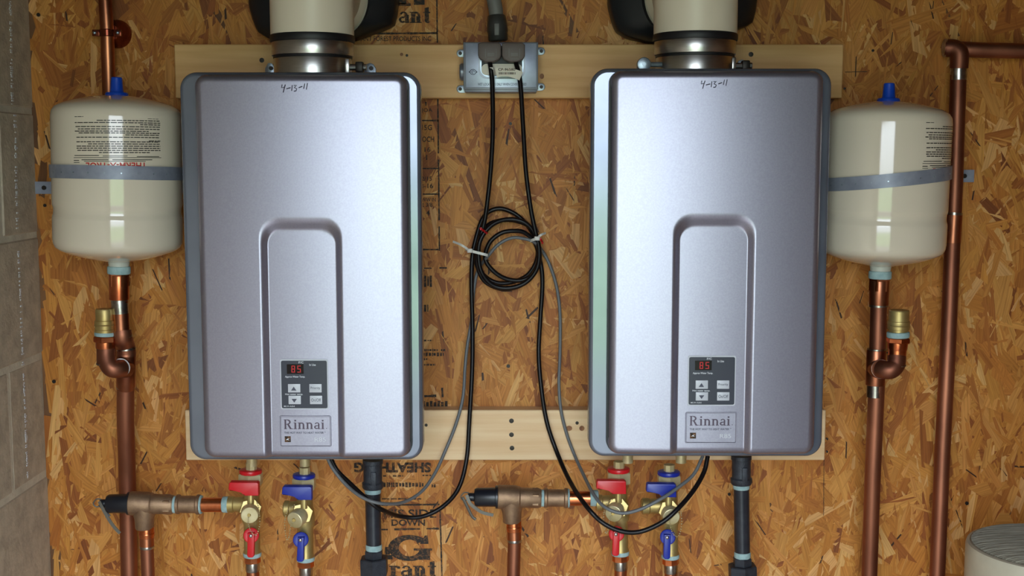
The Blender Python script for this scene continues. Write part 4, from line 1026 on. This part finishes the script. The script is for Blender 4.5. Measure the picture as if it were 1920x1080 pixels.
# grey cable between the two heaters
t3 = thing('control_cable', at(615, 870, -.13), 'thin grey control cable running between the two heaters through the coil', 'cable')
A3 = cablepath([(612, 855, -.135), (625, 880, -.14), (650, 910, -.15), (680, 933, -.168), (715, 944, -.168), (755, 942, -.13), (790, 922, -.10), (815, 888, -.075), (835, 845, -.058), (855, 795, -.052), (868, 745, -.046), (872, 690, -.036), (876, 650, -.03), (884, 600, -.022), (889, 540, -.016), (897, 505, -.014), (915, 480, -.048), (935, 458, -.056), (960, 446, -.056), (985, 448, -.054), (1003, 455, -.050), (1018, 472, -.022), (1032, 500, -.02), (1044, 540, -.018), (1050, 590, -.018), (1050, 660, -.026), (1048, 720, -.038), (1052, 770, -.044), (1063, 815, -.044), (1078, 855, -.048), (1094, 890, -.09), (1112, 925, -.15), (1133, 950, -.178), (1165, 962, -.186), (1200, 955, -.186), (1240, 935, -.182), (1270, 915, -.168), (1300, 890, -.15), (1318, 855, -.135)])
b = NB(); tube(b, A3, .0028, 14); obj('cable', b, M_greycable, t3)
# ties
def tie(head, loopa, loopb, tail, label, grp='nylon cable ties'):
    Yt = -.062
    t = thing('cable_tie', at(*head, Yt), label, 'cable tie', grp)
    strip('strap', smooth_path([at(*loopa, Yt+.008), at((loopa[0]+head[0])/2, (loopa[1]+head[1])/2, Yt), at(*head, Yt), at(*loopb, Yt), at(loopb[0], loopb[1]+1, Yt+.01)], 5), .0022, M_tie, t)
    strip('tail', smooth_path([at(*head, Yt-.002), at((head[0]+tail[0])/2, (head[1]+tail[1])/2-2, Yt-.005), at(*tail, Yt+.004)], 5), .0018, M_tie, t)
    b = NB(); q = at(*head, Yt-.002); box(b, (q.x-.0045, q.y-.003, q.z-.0035), (q.x+.0045, q.y+.003, q.z+.0035), .001); obj('head', b, M_tie, t)
tie((881, 470), (873, 467), (912, 478), (849, 453), 'clear nylon cable tie with a long tail on the coil side nearer the block wall')
tie((1007, 447), (994, 452), (1012, 444), (1023, 437), 'clear nylon cable tie on the coil side nearer the tall copper pipe')
for (x0, y0, x1, y1), lb in (((900, 428, 914, 438), 'red twist tie near the top of the cord coil'), ((1012, 446, 1018, 456), 'red twist tie beside the clear tie at the outer edge of the coil')):
    b = NB(); n = 14; Yt = -.058
    pts = [at(x0+(x1-x0)*i/n, y0+(y1-y0)*i/n+2*math.sin(i*2.2), Yt+.002*math.cos(i*2.2)) for i in range(n+1)]
    tube(b, pts, .0013, 6); o = obj('twist_tie', b, M_redtie); props(o, lb, 'twist tie', 'red twist ties')

# ------------------------------------------------------------------ ribbed tank low in the corner
Yt = -.30; k = mpp(Yt, 1040)
c = at(1970, 1025, Yt); rx = 150*k
t = thing('storage_tank', (c.x, Yt, 0), 'pale round tank with ribbed domed top standing on the floor, only its top seen', 'tank')
b = NB(); lathe(b, (c.x, Yt, 0), (c.x, Yt, c.z), [(0, rx*.95), (.01, rx*1.0), (.985, rx*1.0), (.994, rx*1.0), (.999, rx*.985), (1, rx*.95)], 96); obj('shell', b, M_sidet, t, sharp=50)
b = NB(); lathe(b, (c.x, Yt, c.z-.01), (c.x, Yt, c.z+.010), [(0, rx*.955), (.5, rx*.95), (.7, rx*.85), (.85, rx*.6), (1, .0)], 96); obj('domed_top', b, M_ringtop, t, sharp=50)
b = NB()
zt = lambda r: c.z+.0005+(.0035*(1-(r-.85)/.10) if r > .85 else (.0035+.003*(1-(r-.6)/.25) if r > .6 else .0065+.003*(1-r/.6)))
for i in range(-26, 27):      # wound fibre ridges lying across the top
    y = i/27*.93; h = math.sqrt(.93**2-y*y)
    pts = [(c.x+rx*h*q/12, Yt+rx*(y+.004*math.sin(i*3+q)), zt(math.hypot(h*q/12, y))) for q in range(-12, 13)]
    tube(b, pts, .0008+.0005*(i % 3 == 0), 5, False)
obj('ribs', b, M_ringtop, t, kind='stuff')
